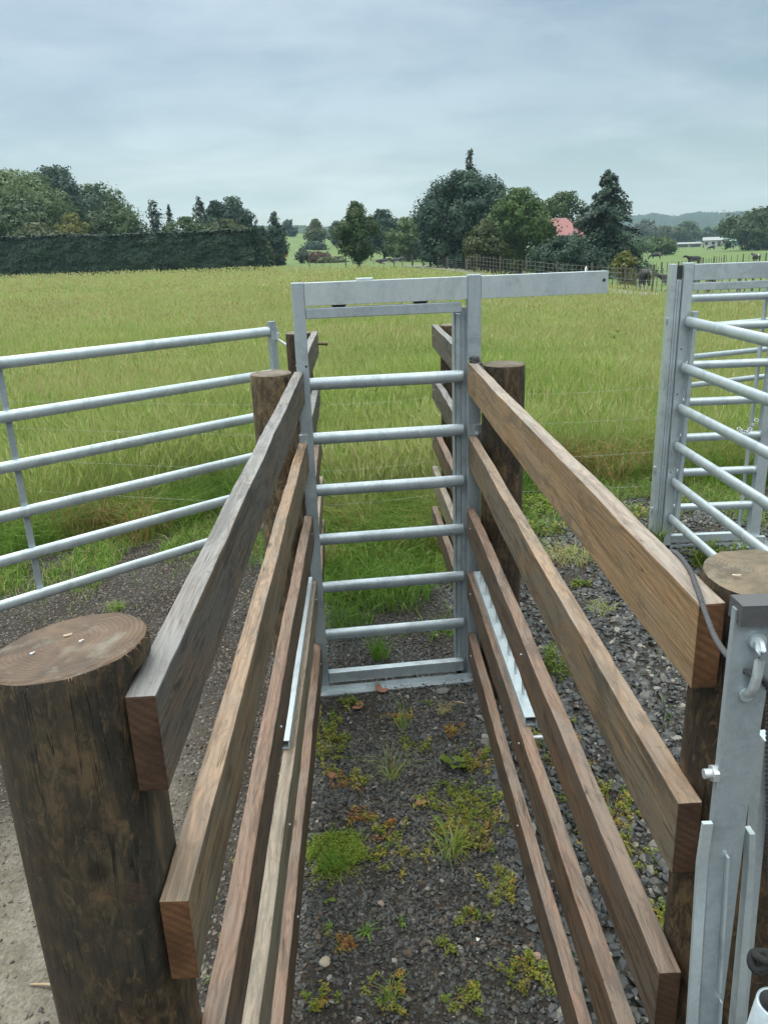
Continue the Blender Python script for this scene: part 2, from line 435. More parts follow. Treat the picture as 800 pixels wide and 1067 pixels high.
# lane between meadow and paddock
def strip(name, pts, width, mat, lift=.03, sub=8):
    P = [Vector((p[0], p[1], 0)) for p in pts]
    path = []
    for a, b in zip(P[:-1], P[1:]):
        for k in range(sub): path.append(a.lerp(b, k / sub))
    path.append(P[-1])
    vs = []
    for i, p in enumerate(path):
        t = (path[min(i + 1, len(path) - 1)] - path[max(i - 1, 0)]).normalized(); n = Vector((-t.y, t.x, 0))
        for s in (-.5, -.17, .17, .5):
            q = p + n * s * width; vs.append((q.x, q.y, gz(q.x, q.y) + lift))
    fs = [[i * 4 + k, i * 4 + k + 1, i * 4 + 5 + k, i * 4 + 4 + k] for i in range(len(path) - 1) for k in range(3)]
    b = MB(); b.add(vs, fs, 0, True); return kind(b.build(name, mat), 'structure')
t = NT('lane_metal'); P = t.n('ShaderNodeNewGeometry').outputs['Position']
M_LANE = t.fin(t.ramp(t.noise(P, 1.2, 6, .7), [(.3, (.1, .098, .095)), (.7, (.19, .19, .185))]), .85)
lane_pts = [spot(u, d) for u, d in ((900, 38), (800, 41), (760, 43.2), (700, 46.5), (640, 52), (590, 55.5), (540, 59), (480, 72), (430, 92))]
strip('farm_lane', lane_pts, 2.6, M_LANE)

# ------------------------------------------------------------------ gravel
def stones(name, n, region, smin, smax, power, palette, seed, sink=.35):
    r = np.random.default_rng(seed)
    x, y, keep = region(r, n); x, y = x[keep], y[keep]; n = len(x)
    ph = (1 + 5 ** .5) / 2
    base = np.array([(-1, ph, 0), (1, ph, 0), (-1, -ph, 0), (1, -ph, 0), (0, -1, ph), (0, 1, ph), (0, -1, -ph), (0, 1, -ph), (ph, 0, -1), (ph, 0, 1), (-ph, 0, -1), (-ph, 0, 1)]) / 1.9
    tri = np.array([(0, 11, 5), (0, 5, 1), (0, 1, 7), (0, 7, 10), (0, 10, 11), (1, 5, 9), (5, 11, 4), (11, 10, 2), (10, 7, 6), (7, 1, 8), (3, 9, 4), (3, 4, 2), (3, 2, 6), (3, 6, 8), (3, 8, 9), (4, 9, 5), (2, 4, 11), (6, 2, 10), (8, 6, 7), (9, 8, 1)])
    s = smin + (smax - smin) * r.random(n) ** power
    V = base[None] * (1 + (r.random((n, 12, 1)) - .5) * .55) + (r.random((n, 12, 3)) - .5) * .35
    V = V * np.stack([.55 + .35 * r.random(n), .5 + .3 * r.random(n), .28 + .2 * r.random(n)], -1)[:, None]
    # rotation: spin and a little tilt
    def R(ax, a):
        c, s_ = np.cos(a), np.sin(a); o = np.zeros((n, 3, 3)); i, j = [(1, 2), (0, 2), (0, 1)][ax]
        o[:, ax, ax] = 1; o[:, i, i] = c; o[:, j, j] = c; o[:, i, j] = -s_; o[:, j, i] = s_; return o
    Rm = R(2, r.random(n) * 6.3) @ R(0, r.normal(0, .45, n)) @ R(1, r.normal(0, .45, n))
    V = np.einsum('nij,nkj->nki', Rm, V) * s[:, None, None]
    z = ground_z(x, y) + s * (.5 - sink) * .45
    V += np.stack([x, y, z], -1)[:, None]
    Fa = (tri[None] + (np.arange(n) * 12)[:, None, None]).reshape(-1, 3)
    tint = np.repeat(r.random(n), 12)
    t = NT(name + '_stone')
    col = t.ramp(t.attr('tint'), palette)
    v = t.n('ShaderNodeTexCoord').outputs['Object']
    col = t.mix(t.ramp(t.noise(v, 160, 3), [(.35, .5), (.65, 0.0)]), col, (.02, .018, .015))
    t.fin(col, t.ramp(t.attr('tint'), [(0, .35), (1, .7)]), 0, None, .5)
    return kind(mesh_np(name, V.reshape(-1, 3), Fa, t.m, attrs={'tint': tint}), 'stuff')
DARK = [(0, (.012, .0135, .0135)), (.5, (.028, .031, .031)), (.78, (.052, .053, .05)), (.9, (.1, .088, .07)), (.97, (.085, .052, .03)), (1, (.3, .28, .25))]
GREY = [(0, (.012, .0135, .014)), (.45, (.028, .031, .033)), (.75, (.052, .056, .058)), (.92, (.1, .097, .088)), (1, (.3, .28, .24))]
FINE = [(0, (.028, .023, .018)), (.4, (.064, .053, .042)), (.75, (.118, .097, .077)), (1, (.22, .185, .14))]
def reg_race(r, n):
    x = r.uniform(-.34, .56, n); y = 1.65 + 4.9 * r.random(n) ** 1.25
    return x, y, (snoise(x, y, 2.3, 1) * .75 + snoise(x, y, 7, 2) * .25 > .30 + .25 * r.random(n)) | (r.random(n) < .3)
def reg_right(r, n):
    x = r.uniform(.5, 3.6, n); y = 1.2 + 6.3 * r.random(n) ** 1.1
    return x, y, (y < edge_y(x) + .15) & ((snoise(x, y, 1.4, 4) > .2 + .15 * r.random(n)) | (r.random(n) < .3))
def reg_left(r, n):
    x = r.uniform(-4.2, -.3, n); y = r.uniform(1.7, 6.9, n)
    yd, dirt, mo = zone(x, y)
    return x, y, (y < edge_y(x) + .2) & (r.random(n) > dirt * .93)
stones('race_gravel', 62000, reg_race, .006, .019, 2.4, DARK, 11)
stones('yard_gravel', 40000, reg_right, .013, .043, 1.8, GREY, 12)
stones('fine_gravel', 60000, reg_left, .006, .016, 1.8, FINE, 13, .45)

# ------------------------------------------------------------------ grass
def blades(x, y, h, w, lean, tint, r, heads=None, bend=.5, z0=None):
    """grass blades as numpy arrays: 5 verts, a quad and a triangle each"""
    n = len(x); a = r.random(n) * 2 * np.pi; la = r.random(n) * 2 * np.pi
    dx, dy = np.cos(la) * lean * h, np.sin(la) * lean * h
    wx, wy = np.cos(a) * w * .5, np.sin(a) * w * .5
    z = ground_z(x, y) if z0 is None else z0
    hm = h * (.5 + .1 * r.random(n))
    V = np.empty((n, 5, 3))
    V[:, 0] = np.stack([x - wx, y - wy, z - .01], -1); V[:, 1] = np.stack([x + wx, y + wy, z - .01], -1)
    V[:, 2] = np.stack([x + wx * .8 + dx * .3, y + wy * .8 + dy * .3, z + hm], -1)
    V[:, 3] = np.stack([x - wx * .8 + dx * .3, y - wy * .8 + dy * .3, z + hm], -1)
    drop = 1 - bend * np.minimum(lean, 1.2) * .6
    V[:, 4] = np.stack([x + dx, y + dy, z + h * drop], -1)
    o = (np.arange(n) * 5)[:, None]
    return V.reshape(-1, 3), o + np.array([0, 1, 2, 3]), o + np.array([3, 2, 4]), np.repeat(tint, 5)
def seed_heads(x, y, h, hl, w, tint, r):
    """thin stalk with a narrow panicle of two crossed leaves"""
    n = len(x); la = r.random(n) * 2 * np.pi; ln = .1 + r.random(n) * .5
    z = ground_z(x, y); tx, ty = x + np.cos(la) * ln * h, y + np.sin(la) * ln * h
    V = np.empty((n, 11, 3)); a = r.random(n) * np.pi
    sx, sy = np.cos(a) * w * .12, np.sin(a) * w * .12
    V[:, 0] = np.stack([x - sx, y - sy, z + h * .3], -1); V[:, 1] = np.stack([x + sx, y + sy, z + h * .3], -1); V[:, 2] = np.stack([tx, ty, z + h], -1)
    for k in range(2):
        b = a + k * np.pi / 2; hx, hy = np.cos(b) * w * .5, np.sin(b) * w * .5
        bx, by = (tx - (tx - x) * .18), (ty - (ty - y) * .18)
        o = 3 + 4 * k
        V[:, o] = np.stack([bx, by, z + h * .84], -1); V[:, o + 1] = np.stack([tx + hx, ty + hy, z + h * .84 + hl * .4], -1)
        V[:, o + 2] = np.stack([tx + (tx - x) * .1, ty + (ty - y) * .1, z + h * .84 + hl], -1); V[:, o + 3] = np.stack([tx - hx, ty - hy, z + h * .84 + hl * .4], -1)
    o = (np.arange(n) * 11)[:, None]
    return V.reshape(-1, 3), np.concatenate([o + np.array([3, 4, 5, 6]), o + np.array([7, 8, 9, 10])]), o + np.array([0, 1, 2]), np.repeat(tint, 11)

M_GRASS = leafmat('meadow_grass', [(0, (.06, .155, .018)), (.25, (.12, .262, .026)), (.5, (.24, .362, .066)), (.7, (.39, .44, .155)), (.85, (.5, .49, .26)), (.95, (.38, .25, .11)), (1, (.26, .115, .045))], .55, .45)

def fieldpts(r, n, d0, d1, a0=-31, a1=31, p=1.0):
    d = np.sqrt(d0 ** 2 + (d1 ** 2 - d0 ** 2) * r.random(n) ** p); a = np.radians(r.uniform(a0, a1, n))
    return d * np.sin(a), d * np.cos(a)
def meadow():
    r = np.random.default_rng(21)
    Vs, Q, T, A_ = [], [], [], []; n0 = 0
    def put(V, q, t, a):
        nonlocal n0
        Vs.append(V); Q.append(q + n0); T.append(t + n0); A_.append(a); n0 += len(V)
    for d0, d1, n, w, h0, h1 in ((5.2, 8.5, 76000, .005, .2, .5), (8.5, 13, 92000, .0062, .28, .55), (13, 21, 96000, .009, .3, .58), (21, 36, 92000, .015, .3, .6), (36, 62, 74000, .028, .3, .6), (62, 101, 54000, .055, .3, .6)):
        x, y = fieldpts(r, n, d0, d1)
        yd, di, mo = zone(x, y)
        k = (r.random(n) > yd * 1.4) & (mo < .25); x, y = x[k], y[k]; m = len(x); yd = yd[k]
        pat = snoise(x, y, .35, 8) * .5 + snoise(x, y, 1.2, 9) * .3 + snoise(x, y, 4, 10) * .2
        h = (h0 + (h1 - h0) * r.random(m)) * (.5 + .95 * pat) * (1 - .45 * np.clip(yd * 2, 0, 1))
        edge = 1 - sm(0, 1.6, y - edge_y(x))
        tint = np.clip(.28 + .18 * sm(8, 30, y) + (snoise(x, y, .22, 33) - .5) * .45 + (snoise(x, y, .75, 36) - .5) * .4 + (.5 - pat) * .4 + r.normal(0, .13, m) - .12 * edge + .06 * sm(9, 24, y), 0, .82)
        red = ((snoise(x, y, 2.4, 15) > .6) & (edge > .35) & (r.random(m) < .55)) | ((snoise(x, y, .9, 37) > .72) & (r.random(m) < .22))
        tint = np.where(red, .9 + .1 * r.random(m), tint)
        put(*blades(x, y, h, w * (.6 + .8 * r.random(m)), .25 + .95 * r.random(m) + .5 * (snoise(x, y, 1.1, 44) > .7), tint, r))
        # flowering stalks
        ns = int(n * .42); x, y = fieldpts(r, ns, d0 + .5, d1)
        yd, di, mo = zone(x, y); pat = snoise(x, y, .5, 12) * .6 + snoise(x, y, 2.0, 13) * .4
        k = (yd < .05) & (mo < .2) & (r.random(ns) < .35 + .9 * pat) & (y > edge_y(x) + .5); x, y = x[k], y[k]; m = len(x)
        h = (.5 + .3 * r.random(m)) * (.8 + .35 * snoise(x, y, .6, 14))
        put(*seed_heads(x, y, h, .08 + .09 * r.random(m), np.maximum(w * 1.7, .012) * (.6 + .9 * r.random(m)), np.clip(.68 + .1 * sm(8, 30, y) + .2 * (snoise(x, y, .6, 38) - .5) + r.normal(0, .1, m), .45, .96), r))
    o = mesh_np('meadow_grass', np.concatenate(Vs), [np.concatenate(Q), np.concatenate(T)], M_GRASS, attrs={'tint': np.concatenate(A_)})
    return kind(o, 'stuff')
meadow()

# short grass inside the far half of the race and weeds creeping along the yard edge
def rough_grass():
    r = np.random.default_rng(31); Vs, Q, T, A_ = [], [], [], []; n0 = 0
    def put(V, q, t, a):
        nonlocal n0
        Vs.append(V); Q.append(q + n0); T.append(t + n0); A_.append(a); n0 += len(V)
    n = 15000
    x = r.uniform(-.42, .62, n); y = r.uniform(4.15, 6.6, n)
    dens = sm(4.5, 5.4, y + (snoise(x, y, 2.6, 22) - .5) * 1.5) * (.35 + .65 * (snoise(x, y, 5, 23) > .42))
    k = r.random(n) < dens; x, y = x[k], y[k]; m = len(x)
    tint = np.clip(.2 + r.normal(0, .1, m) + .2 * snoise(x, y, 3, 25), 0, .6)
    red = (y > 5.5) & (snoise(x, y, 2.2, 26) > .5) & (r.random(m) < .45); tint = np.where(red, .88 + .12 * r.random(m), tint)
    put(*blades(x, y, .05 + .16 * r.random(m) ** 1.5, .007 * (.6 + .8 * r.random(m)), .4 + .8 * r.random(m), tint, r))
    n = 26000
    x = r.uniform(-4, 4, n); y = edge_y(x) - .25 + r.normal(0, .35, n)
    k = (y > 3) & (y < edge_y(x) + .3) & (snoise(x, y, 2.8, 27) > .38); x, y = x[k], y[k]; m = len(x)
    tint = np.clip(.3 + r.normal(0, .15, m), 0, .7); tint = np.where(r.random(m) < .14, .8 + .2 * r.random(m), tint)
    put(*blades(x, y, .04 + .14 * r.random(m) ** 1.6, .006 * (.6 + .8 * r.random(m)), .5 + .7 * r.random(m), tint, r))
    # sparse seedlings over the gravel
    n = 5200
    x = r.uniform(-3.6, 3.2, n); y = r.uniform(1.7, 6.5, n)
    k = (snoise(x, y, 2.0, 28) > .66) & (y < edge_y(x)); x, y = x[k], y[k]; m = len(x)
    tint = np.clip(.42 + r.normal(0, .16, m), 0, .98)
    put(*blades(x, y, .012 + .04 * r.random(m) ** 2, .004 * (.6 + .8 * r.random(m)), .6 + .6 * r.random(m), tint, r))
    o = mesh_np('rough_grass', np.concatenate(Vs), [np.concatenate(Q), np.concatenate(T)], M_GRASS, attrs={'tint': np.concatenate(A_)})
    return kind(o, 'stuff')
rough_grass()
# ------------------------------------------------------------------ timber race
XL, XR, TH, DP = -.291, .499, .042, .15

def rail(A, B, side, mat, parent, end=W_END, th=TH, dp=DP, seed=0, bolts=()):
    """board from A to B (inner top edge); side -1 left, +1 right"""
    A, B = Vector(A), Vector(B); Y = (B - A); L = Y.length; Y.normalize()
    X = Y.cross(Vector((0, 0, 1))).normalized(); Z = X.cross(Y).normalized()
    bm = bmesh.new(); bmesh.ops.create_cube(bm, size=1)
    for v in bm.verts:
        v.co = Vector((side * th / 2 + v.co.x * th, L / 2 + v.co.y * L, -dp / 2 + v.co.z * dp))
    bmesh.ops.bevel(bm, geom=bm.edges[:], offset=.0035, segments=2, affect='EDGES', profile=.6)
    long = [e for e in bm.edges if abs(e.verts[0].co.y - e.verts[1].co.y) > L * .8]
    bmesh.ops.subdivide_edges(bm, edges=long, cuts=64, use_grid_fill=False)
    rr = random.Random(seed * 77 + 5); p1, p2 = rr.random() * 6, rr.random() * 6
    for v in bm.verts:
        t = v.co.y / L
        v.co.x += .0022 * math.sin(t * 5.1 + p1) + .0009 * math.sin(t * 23 + p2)
        q = Vector((v.co.x * 40 + seed * 3.3, v.co.y * 9, v.co.z * 40)); q2 = Vector((q.x, v.co.y * 38, q.z))
        v.co.x += .0011 * mnoise.noise(q) + .0007 * mnoise.noise(q2); v.co.z += .0013 * mnoise.noise(q + Vector((9, 3, 1))) + .0008 * mnoise.noise(q2 + Vector((4, 0, 2)))
        chip = mnoise.noise(Vector((seed * 5.1 + (v.co.x > 0) * 3 + (v.co.z > -dp / 2) * 7, v.co.y * 5.5, 0)))
        if chip > .38: v.co.x -= (v.co.x - side * th / 2) * (chip - .38) * .35; v.co.z -= (v.co.z + dp / 2) * (chip - .38) * .06
        v.co.z += .0022 * math.sin(t * 4.3 + p2) + .0008 * math.sin(t * 31 + p1)
    me = bpy.data.meshes.new('rail'); bm.normal_update()
    for f in bm.faces: f.material_index = 1 if abs(f.normal.y) > .85 else 2 if f.normal.z > .6 else 0; f.smooth = False  # upward faces take the paler copy with painted-in overhead light
    bm.to_mesh(me); bm.free(); me.materials.append(mat); me.materials.append(end); me.materials.append(W_TOP_LIT[mat])
    o = bpy.data.objects.new('rail', me); C.objects.link(o); o.parent = parent
    m = Matrix.Identity(4)
    for i, c in enumerate((X, Y, Z)): m[0][i], m[1][i], m[2][i] = c
    m.translation = A - parent.location
    o.matrix_local = m
    for (yy, zz) in bolts:
        b = MB(); b.tube([(-side * .001, yy, zz), (-side * -.0, yy, zz), (-side * .004, yy, zz)], .0042, 8, smooth=False)
        b.ico((-side * .004, yy, zz), .003, 1)
        b.build('bolt', M_BOLT, o)
    return o

def log(x, y, r, h, parent, mat, topmat, seed=0, lean=(0, 0), tilt=(0, 0), frayed=False, name='post', rx=1.0, flat_x=None):
    """round treated post with a sawn top"""
    n, k = 40, 26; rr = random.Random(seed)
    vs = []; off = Vector((seed * 3.1, seed * 1.7, 0))
    def rad(a, z):
        p = Vector((math.cos(a), math.sin(a), z * .9))
        return r * (1 + .05 * mnoise.noise(p * 1.1 + off) + .022 * mnoise.noise(Vector((p.x * 4, p.y * 4, z * 1.2)) + off) + .010 * mnoise.noise(Vector((p.x * 13, p.y * 13, z * 2)) + off))
    zs = sorted(list(np.linspace(-.15, h - .012, k)) + ([h - .034, h - .029] if flat_x is not None else [])) + [h]
    for i, z in enumerate(zs):
        for j in range(n):
            a = 2 * math.pi * j / n; q = rad(a, z) * (1 + .03 * (1 - z / h)) * (.975 if i == len(zs) - 1 else 1)
            px, py = math.cos(a) * q * rx, math.sin(a) * q
            tz = (px * tilt[0] + py * tilt[1]) * (z / h) ** 8 if z > 0 else 0
            wx = px + lean[0] * z
            if flat_x is not None and z < h - .031: wx = min(wx, flat_x - x + .0006 * mnoise.noise(Vector((py * 60, z * 8, 3))))
            vs.append((wx, py + lean[1] * z, z + tz))
    fs = [(i * n + j, i * n + (j + 1) % n, (i + 1) * n + (j + 1) % n, (i + 1) * n + j) for i in range(len(zs) - 1) for j in range(n)]
    b = MB(); b.add(vs, fs, 0, True)
    base = Vector((x, y, 0))
    o = b.build(name, mat, parent); o.location = base - parent.location
    # sawn face with its own centre
    rim = vs[-n:]; cx, cy = lean[0] * h, lean[1] * h
    tv = [(0, 0, .004)]
    for ring, f in ((1, .35), (2, .7), (3, .94), (4, 1.0)):
        for p in rim:
            d = Vector((p[0] - cx, p[1] - cy))
            tv.append((d.x * f, d.y * f, p[2] - h if f == 1.0 else (d.x * f * tilt[0] + d.y * f * tilt[1]) + .004 + .0025 * mnoise.noise(Vector((d.x * f * 30, d.y * f * 30, seed)))))
    tf = [(0, 1 + j, 1 + (j + 1) % n) for j in range(n)]
    for ring in range(3):
        a0 = 1 + ring * n; tf += [(a0 + j, a0 + n + j, a0 + n + (j + 1) % n, a0 + (j + 1) % n) for j in range(n)]
    c = MB(); c.add(tv, tf, 0, True)
    top = c.build('cut_top', topmat, o); top.location = (cx, cy, h)
    if frayed:
        f = MB()
        for q in range(22):
            a = math.radians(rr.uniform(-75, 25)); q_ = rad(a, h) * rx * .985
            px, py = math.cos(a) * q_, math.sin(a) * q_
            tz = px * tilt[0] + py * tilt[1]
            L = rr.uniform(.003, .009) * (2.2 if rr.random() < .12 else 1)
            o1 = Vector((px, py, tz + .001)); d = Vector((math.cos(a) * rr.uniform(.2, .9), math.sin(a) * rr.uniform(.2, .9), rr.uniform(-1.1, .15))).normalized()
            o2 = o1 + d * L; sd = Vector((-math.sin(a), math.cos(a), 0)) * rr.uniform(.0003, .0008)
            f.add([o1 - sd, o1 + sd, o2 + sd * .2, o1 + Vector((0, 0, -.002))], [(0, 1, 2), (0, 2, 3), (1, 3, 2)], 0)
        f.build('frayed_edge', M_FIBRE, o).location = (cx, cy, h)
    return o

GRP_F = 'timber rail sides of the cattle race'
# left near side
fl = thing('timber_rail_fence', 'near left side of the wooden race, boards on the fat log with the frayed top', 'fence', (-.44, 1.0, 0), GRP_F)
zsL = [1.737, 1.39, 1.012, .661, .297]; matsL = [W_GREY, W_TAN, W_BROWN, W_PALE, W_BROWN]
for i, (z, m) in enumerate(zip(zsL, matsL)):
    yn = .927 if i != 1 else .927
    bl = [] if i < 2 else [(2.72, -.05), (1.1, -.06)]
    rl = rail((XL, yn, z), (XL + (.0, .0, .0, .0, .002)[i], 3.775, z - .004 * (i == 0)), -1, m, fl, W_END2 if i == 1 else W_END, seed=i, bolts=bl)
    if i == 0: rl['label'] = 'grey weathered top board'
    if i == 1: rl['label'] = 'tan second board with an orange sawn end'
log(-.426, 1.005, .108, 1.772, fl, M_LOG, M_LOGTOP, 3, lean=(-.0015, 0), tilt=(.1, -.03), frayed=True, rx=1.0, flat_x=-.3345)
log(-.430, 3.69, .097, 1.742, fl, M_LOGTAN, M_LOGTOP2, 5)
# left far side
flf = thing('timber_rail_fence', 'far left side of the wooden race beyond the sliding gate, carrying the swinging gate', 'fence', (-.43, 5.45, 0), GRP_F)
for i, z in enumerate([1.74, 1.385, 1.03, .70, .365]):
    rail((XL - .005, 3.93, z), (XL - .02 - .008 * i, 5.60, z), -1, [W_GREY, W_GREY, W_BROWN, W_PALE, W_BROWN][i], flf, seed=10 + i, bolts=[(1.5, -.06)])
log(-.432, 5.42, .083, 1.748, flf, M_LOG, M_LOGTOP2, 7)
# right near side
fr = thing('timber_rail_fence', 'near right side of the wooden race, tan boards ending beside the capped steel bar', 'fence', (.65, 1.17, 0), GRP_F)
for i, (z, m) in enumerate(zip([1.743, 1.373, .995, .639, .282], [W_FRESH, W_TAN, W_BROWN, W_BROWN, W_BROWN])):
    bl = [] if i < 2 else [(2.6, -.06), (1.3, -.05)]
    rl = rail((XR, 1.104, z), (XR - (.002, 0, .004, .004, .0)[i] + .0, 3.85, z - .0), 1, m, fr, W_END2 if i == 0 else W_END, seed=20 + i, bolts=bl)
    if i == 0: rl['label'] = 'clean tan top board'
log(.652, 1.178, .109, 1.755, fr, M_LOG, M_LOGTOP2, 9, tilt=(-.03, .02))
log(.652, 3.73, .1, 1.738, fr, M_LOG, M_LOGTOP2, 11)
# right far side
frf = thing('timber_rail_fence', 'far right side of the wooden race seen through the gap beside the sliding gate', 'fence', (.63, 5.6, 0), GRP_F)
for i, z in enumerate([1.74, 1.36, 1.0, .70, .385]):
    rail((XR + .002, 4.0, z), (XR - .008 - .005 * i, 5.752, z), 1, [W_GREY, W_GREY, W_BROWN, W_PALE, W_BROWN][i], frf, seed=30 + i, bolts=[(1.6, -.06)])
log(.625, 5.62, .088, 1.745, frf, M_LOG, M_LOGTOP2, 13)

# ------------------------------------------------------------------ galvanised work
def drops(b, p, q, r_, n, drop, seed):
    rr = random.Random(seed); p, q = Vector(p), Vector(q)
    for i in range(n):
        c = p.lerp(q, rr.random()); s = r_ * rr.uniform(.6, 1.2)
        b.ico((c.x, c.y, c.z - drop), s, 1, 0, (1, 1, 1.3))

RUNGS = [1.667, 1.40, 1.135, .872, .606, .332]
def oval(b, p, q, up=.03, side=.022, n=12): b.tube([p, q], up, n, 0, rx=side, smooth=True)

def race_gate():
    gx = thing('steel_gateway', 'galvanised gateway between the wooden race sides, its top beam reaching out to the right', 'gateway', (-.319, 3.778, 0), 'galvanised steel gateways', math.atan2(.08, .832))
    b = MB(); b.box((0, 0, -.05), (.058, .05, 2.136), 0, .004)
    p = b.build('post', M_GALV, gx)
    q = MB(); q.box((-.012, -.012, 1.335), (.034, -.0, 1.43), 0, .003); q.build('fixing_lug', M_GALV, p)
    q = MB(); q.tube([(.018, -.012, 1.385), (.018, -.024, 1.385)], .011, 6, smooth=False); q.tube([(.018, -.024, 1.385), (.018, -.04, 1.385)], .006, 8); q.build('bolt', M_BOLT, p)
    q = MB(); q.tube([(.046, -.0006, 1.755), (.046, .0005, 1.755)], .006, 8); q.build('bolt_hole', M_DARKSTEEL, p)
    b = MB(); b.box((.823, -.004, -.05), (.886, .046, 2.142), 0, .004)
    b.box((.766, .052, 0), (.772, .1, 1.99)); b.box((.772, .094, 0), (.82, .1, 1.99)); b.box((.8, .05, 0), (.806, .094, 1.99)); b.box((.806, .05, 0), (.9, .056, 1.99))
    p = b.build('post', M_GALV, gx)
    q = MB(); q.box((.848, -.014, 1.335), (.905, -.004, 1.43), 0, .003); q.build('fixing_lug', M_GALV, p)
    q = MB(); q.tube([(.865, -.014, 1.385), (.865, -.026, 1.385)], .011, 6, smooth=False); q.tube([(.865, -.026, 1.385), (.865, -.042, 1.385)], .006, 8); q.build('bolt', M_BOLT, p)
    # track beam (box section, open end) with a hole near its tip
    b = MB()
    for x0, x1 in ((.0588, .8215), (.8875, 1.508)):
        b.box((x0, .0, 2.031), (x1, .005, 2.134), 0, .0015); b.box((x0, .0455, 2.031), (x1, .0505, 2.134), 0, .0015)
        b.box((x0, .0052, 2.129), (x1, .0453, 2.1335)); b.box((x0, .0052, 2.0315), (x1, .012, 2.036)); b.box((x0, .038, 2.0315), (x1, .0453, 2.036))
    p = b.build('track_beam', M_GALV2, gx)
    q = MB(); q.tube([(1.487, -.001, 2.092), (1.487, .0, 2.092)], .009, 10); q.build('bolt_hole', plain('rusty_hole', (.06, .04, .03), .8), p)
    b = MB(); b.box((.3, .012, 2.1345), (.38, .04, 2.146), 0, .004); b.build('stop_plate', M_GALV2, gx)
    b = MB(); b.box((-.01, -.05, -.01), (.93, -.005, .008)); b.box((-.01, -.005, -.01), (.93, 0, .035)); b.build('sill', M_GALV2, gx)

    g = thing('sliding_gate', 'galvanised sliding race gate with six rungs standing closed across the wooden race', 'gate', (-.319, 3.778, 0), 'galvanised sliding gates', math.atan2(.08, .832))
    b = MB(); b.box((.0588, .0065, 1.972), (.795, .044, 2.02), 0, .004); b.build('top_bar', M_GALV, g)
    for x in (.215, .6):
        b = MB(); b.prism([(x - .028, 2.0205), (x + .028, 2.0205), (x + .042, 2.035), (x - .042, 2.035)], .014, .036); b.build('roller_bracket', M_DARKSTEEL, g)
    for i, z in enumerate(RUNGS):
        b = MB(); oval(b, (.0588, .022, z), (.803, .022, z), .03, .021)
        drops(b, (.1, .016, z), (.76, .016, z), .0028, 12, .031, i)
        b.build('rung', M_GALV, g)
    b = MB(); b.box((.0588, .0, .05), (.803, .045, .112), 0, .006); b.build('bottom_bar', M_GALV, g)
    b = MB(); b.box((.02, .0525, .05), (.055, .075, 1.962), 0, .003); b.build('stile', M_GALV, g)
    b = MB(); b.box((.775, .0466, .05), (.7985, .0925, 1.962), 0, .003); b.build('stile', M_GALV, g)
race_gate()

def yard_gate():
    o = (2.13, 5.6, 0)
    gx = thing('steel_gateway', 'galvanised gateway at the right edge where the sloping panel bars meet it', 'gateway', o, 'galvanised steel gateways')
    b = MB(); b.box((0, .012, 0), (.032, .1, 2.094), 0, .003); b.box((.0355, .016, 0), (.051, .06, 1.99), 0, .002); b.box((.0545, .02, 0), (.0745, .06, 1.985), 0, .002)
    b.build('gate_channel', M_GALV2, gx)
    b = MB(); b.box((.036, .03, 1.996), (.074, .09, 2.085)); b.build('dark_end_cap', M_DARKSTEEL, gx)
    b = MB(); b.box((.078, 0, -.05), (.145, .06, 2.1), 0, .004); p = b.build('post', M_GALV2, gx)
    for z in (1.52, 1.2, .62):
        q = MB(); q.tube([(.1, -.001, z), (.1, .0, z)], .006, 8); q.build('bolt_hole', M_DARKSTEEL, p)
    for z in (1.7, .62, .3):
        q = MB(); q.box((-.012, .03, z), (-.0005, .06, z + .035), 0, .002); q.build('fixing_lug', M_BOLT, gx)
    b = MB(); b.box((.1465, .0, 1.983), (1.7, .05, 2.09), 0, .003); b.build('track_beam', M_GALV2, gx)
    b = MB(); b.box((.0, -.045, -.01), (1.3, 0, .012)); b.box((0, .0, -.01), (1.3, .005, .04)); b.build('sill', M_GALV2, gx)
    b = MB(); b.box((.70, .075, 0), (.706, .11, 1.98)); b.box((.706, .105, 0), (.73, .11, 1.98)); b.box((.745, .0, -.05), (.825, .06, 1.98), 0, .004); p = b.build('post', M_GALV2, gx)
    q = MB(); q.box((.71, -.03, 0.0), (.86, -.0005, .09), 0, .003); q.tube([(.765, -.045, .045), (.765, -.031, .045)], .012, 6, smooth=False); q.build('foot_plate', M_GALV2, p)
    g = thing('sliding_gate', 'galvanised sliding gate with level rungs at the far right behind the sloping panel bars', 'gate', o, 'galvanised sliding gates')
    b = MB(); b.box((.1465, .005, 1.915), (1.5, .045, 1.966), 0, .004); b.build('top_bar', M_GALV2, g)
    for i, z in enumerate([1.885 - .02] + RUNGS):
        b = MB(); oval(b, (.1465, .028, z), (.80 if z < 1.1 else 1.5, .028, z), .03, .022); b.build('rung', M_GALV2, g)
    b = MB(); b.box((.1465, .005, .055), (.74, .05, .115), 0, .005); b.build('bottom_bar', M_GALV2, g)
yard_gate()

# latch chain on the far stile
ch = MB()
for k in range(7):
    u = k / 6; c = Vector((2.70 + .12 * u, 5.585, .93 + .06 * u - .05 * math.sin(math.pi * u)))
    pts = [c + Vector((math.cos(a) * .016, .006 * (-1) ** k * math.sin(a), math.sin(a) * .010)) for a in np.linspace(0, 2 * math.pi, 9)]
    ch.tube(pts, .004, 6, cap=False)
tag(ch.build('latch_chain', M_BOLT, None, (2.76, 5.585, .93)), 'short shiny latch chain hanging against the right gate stile', 'chain')

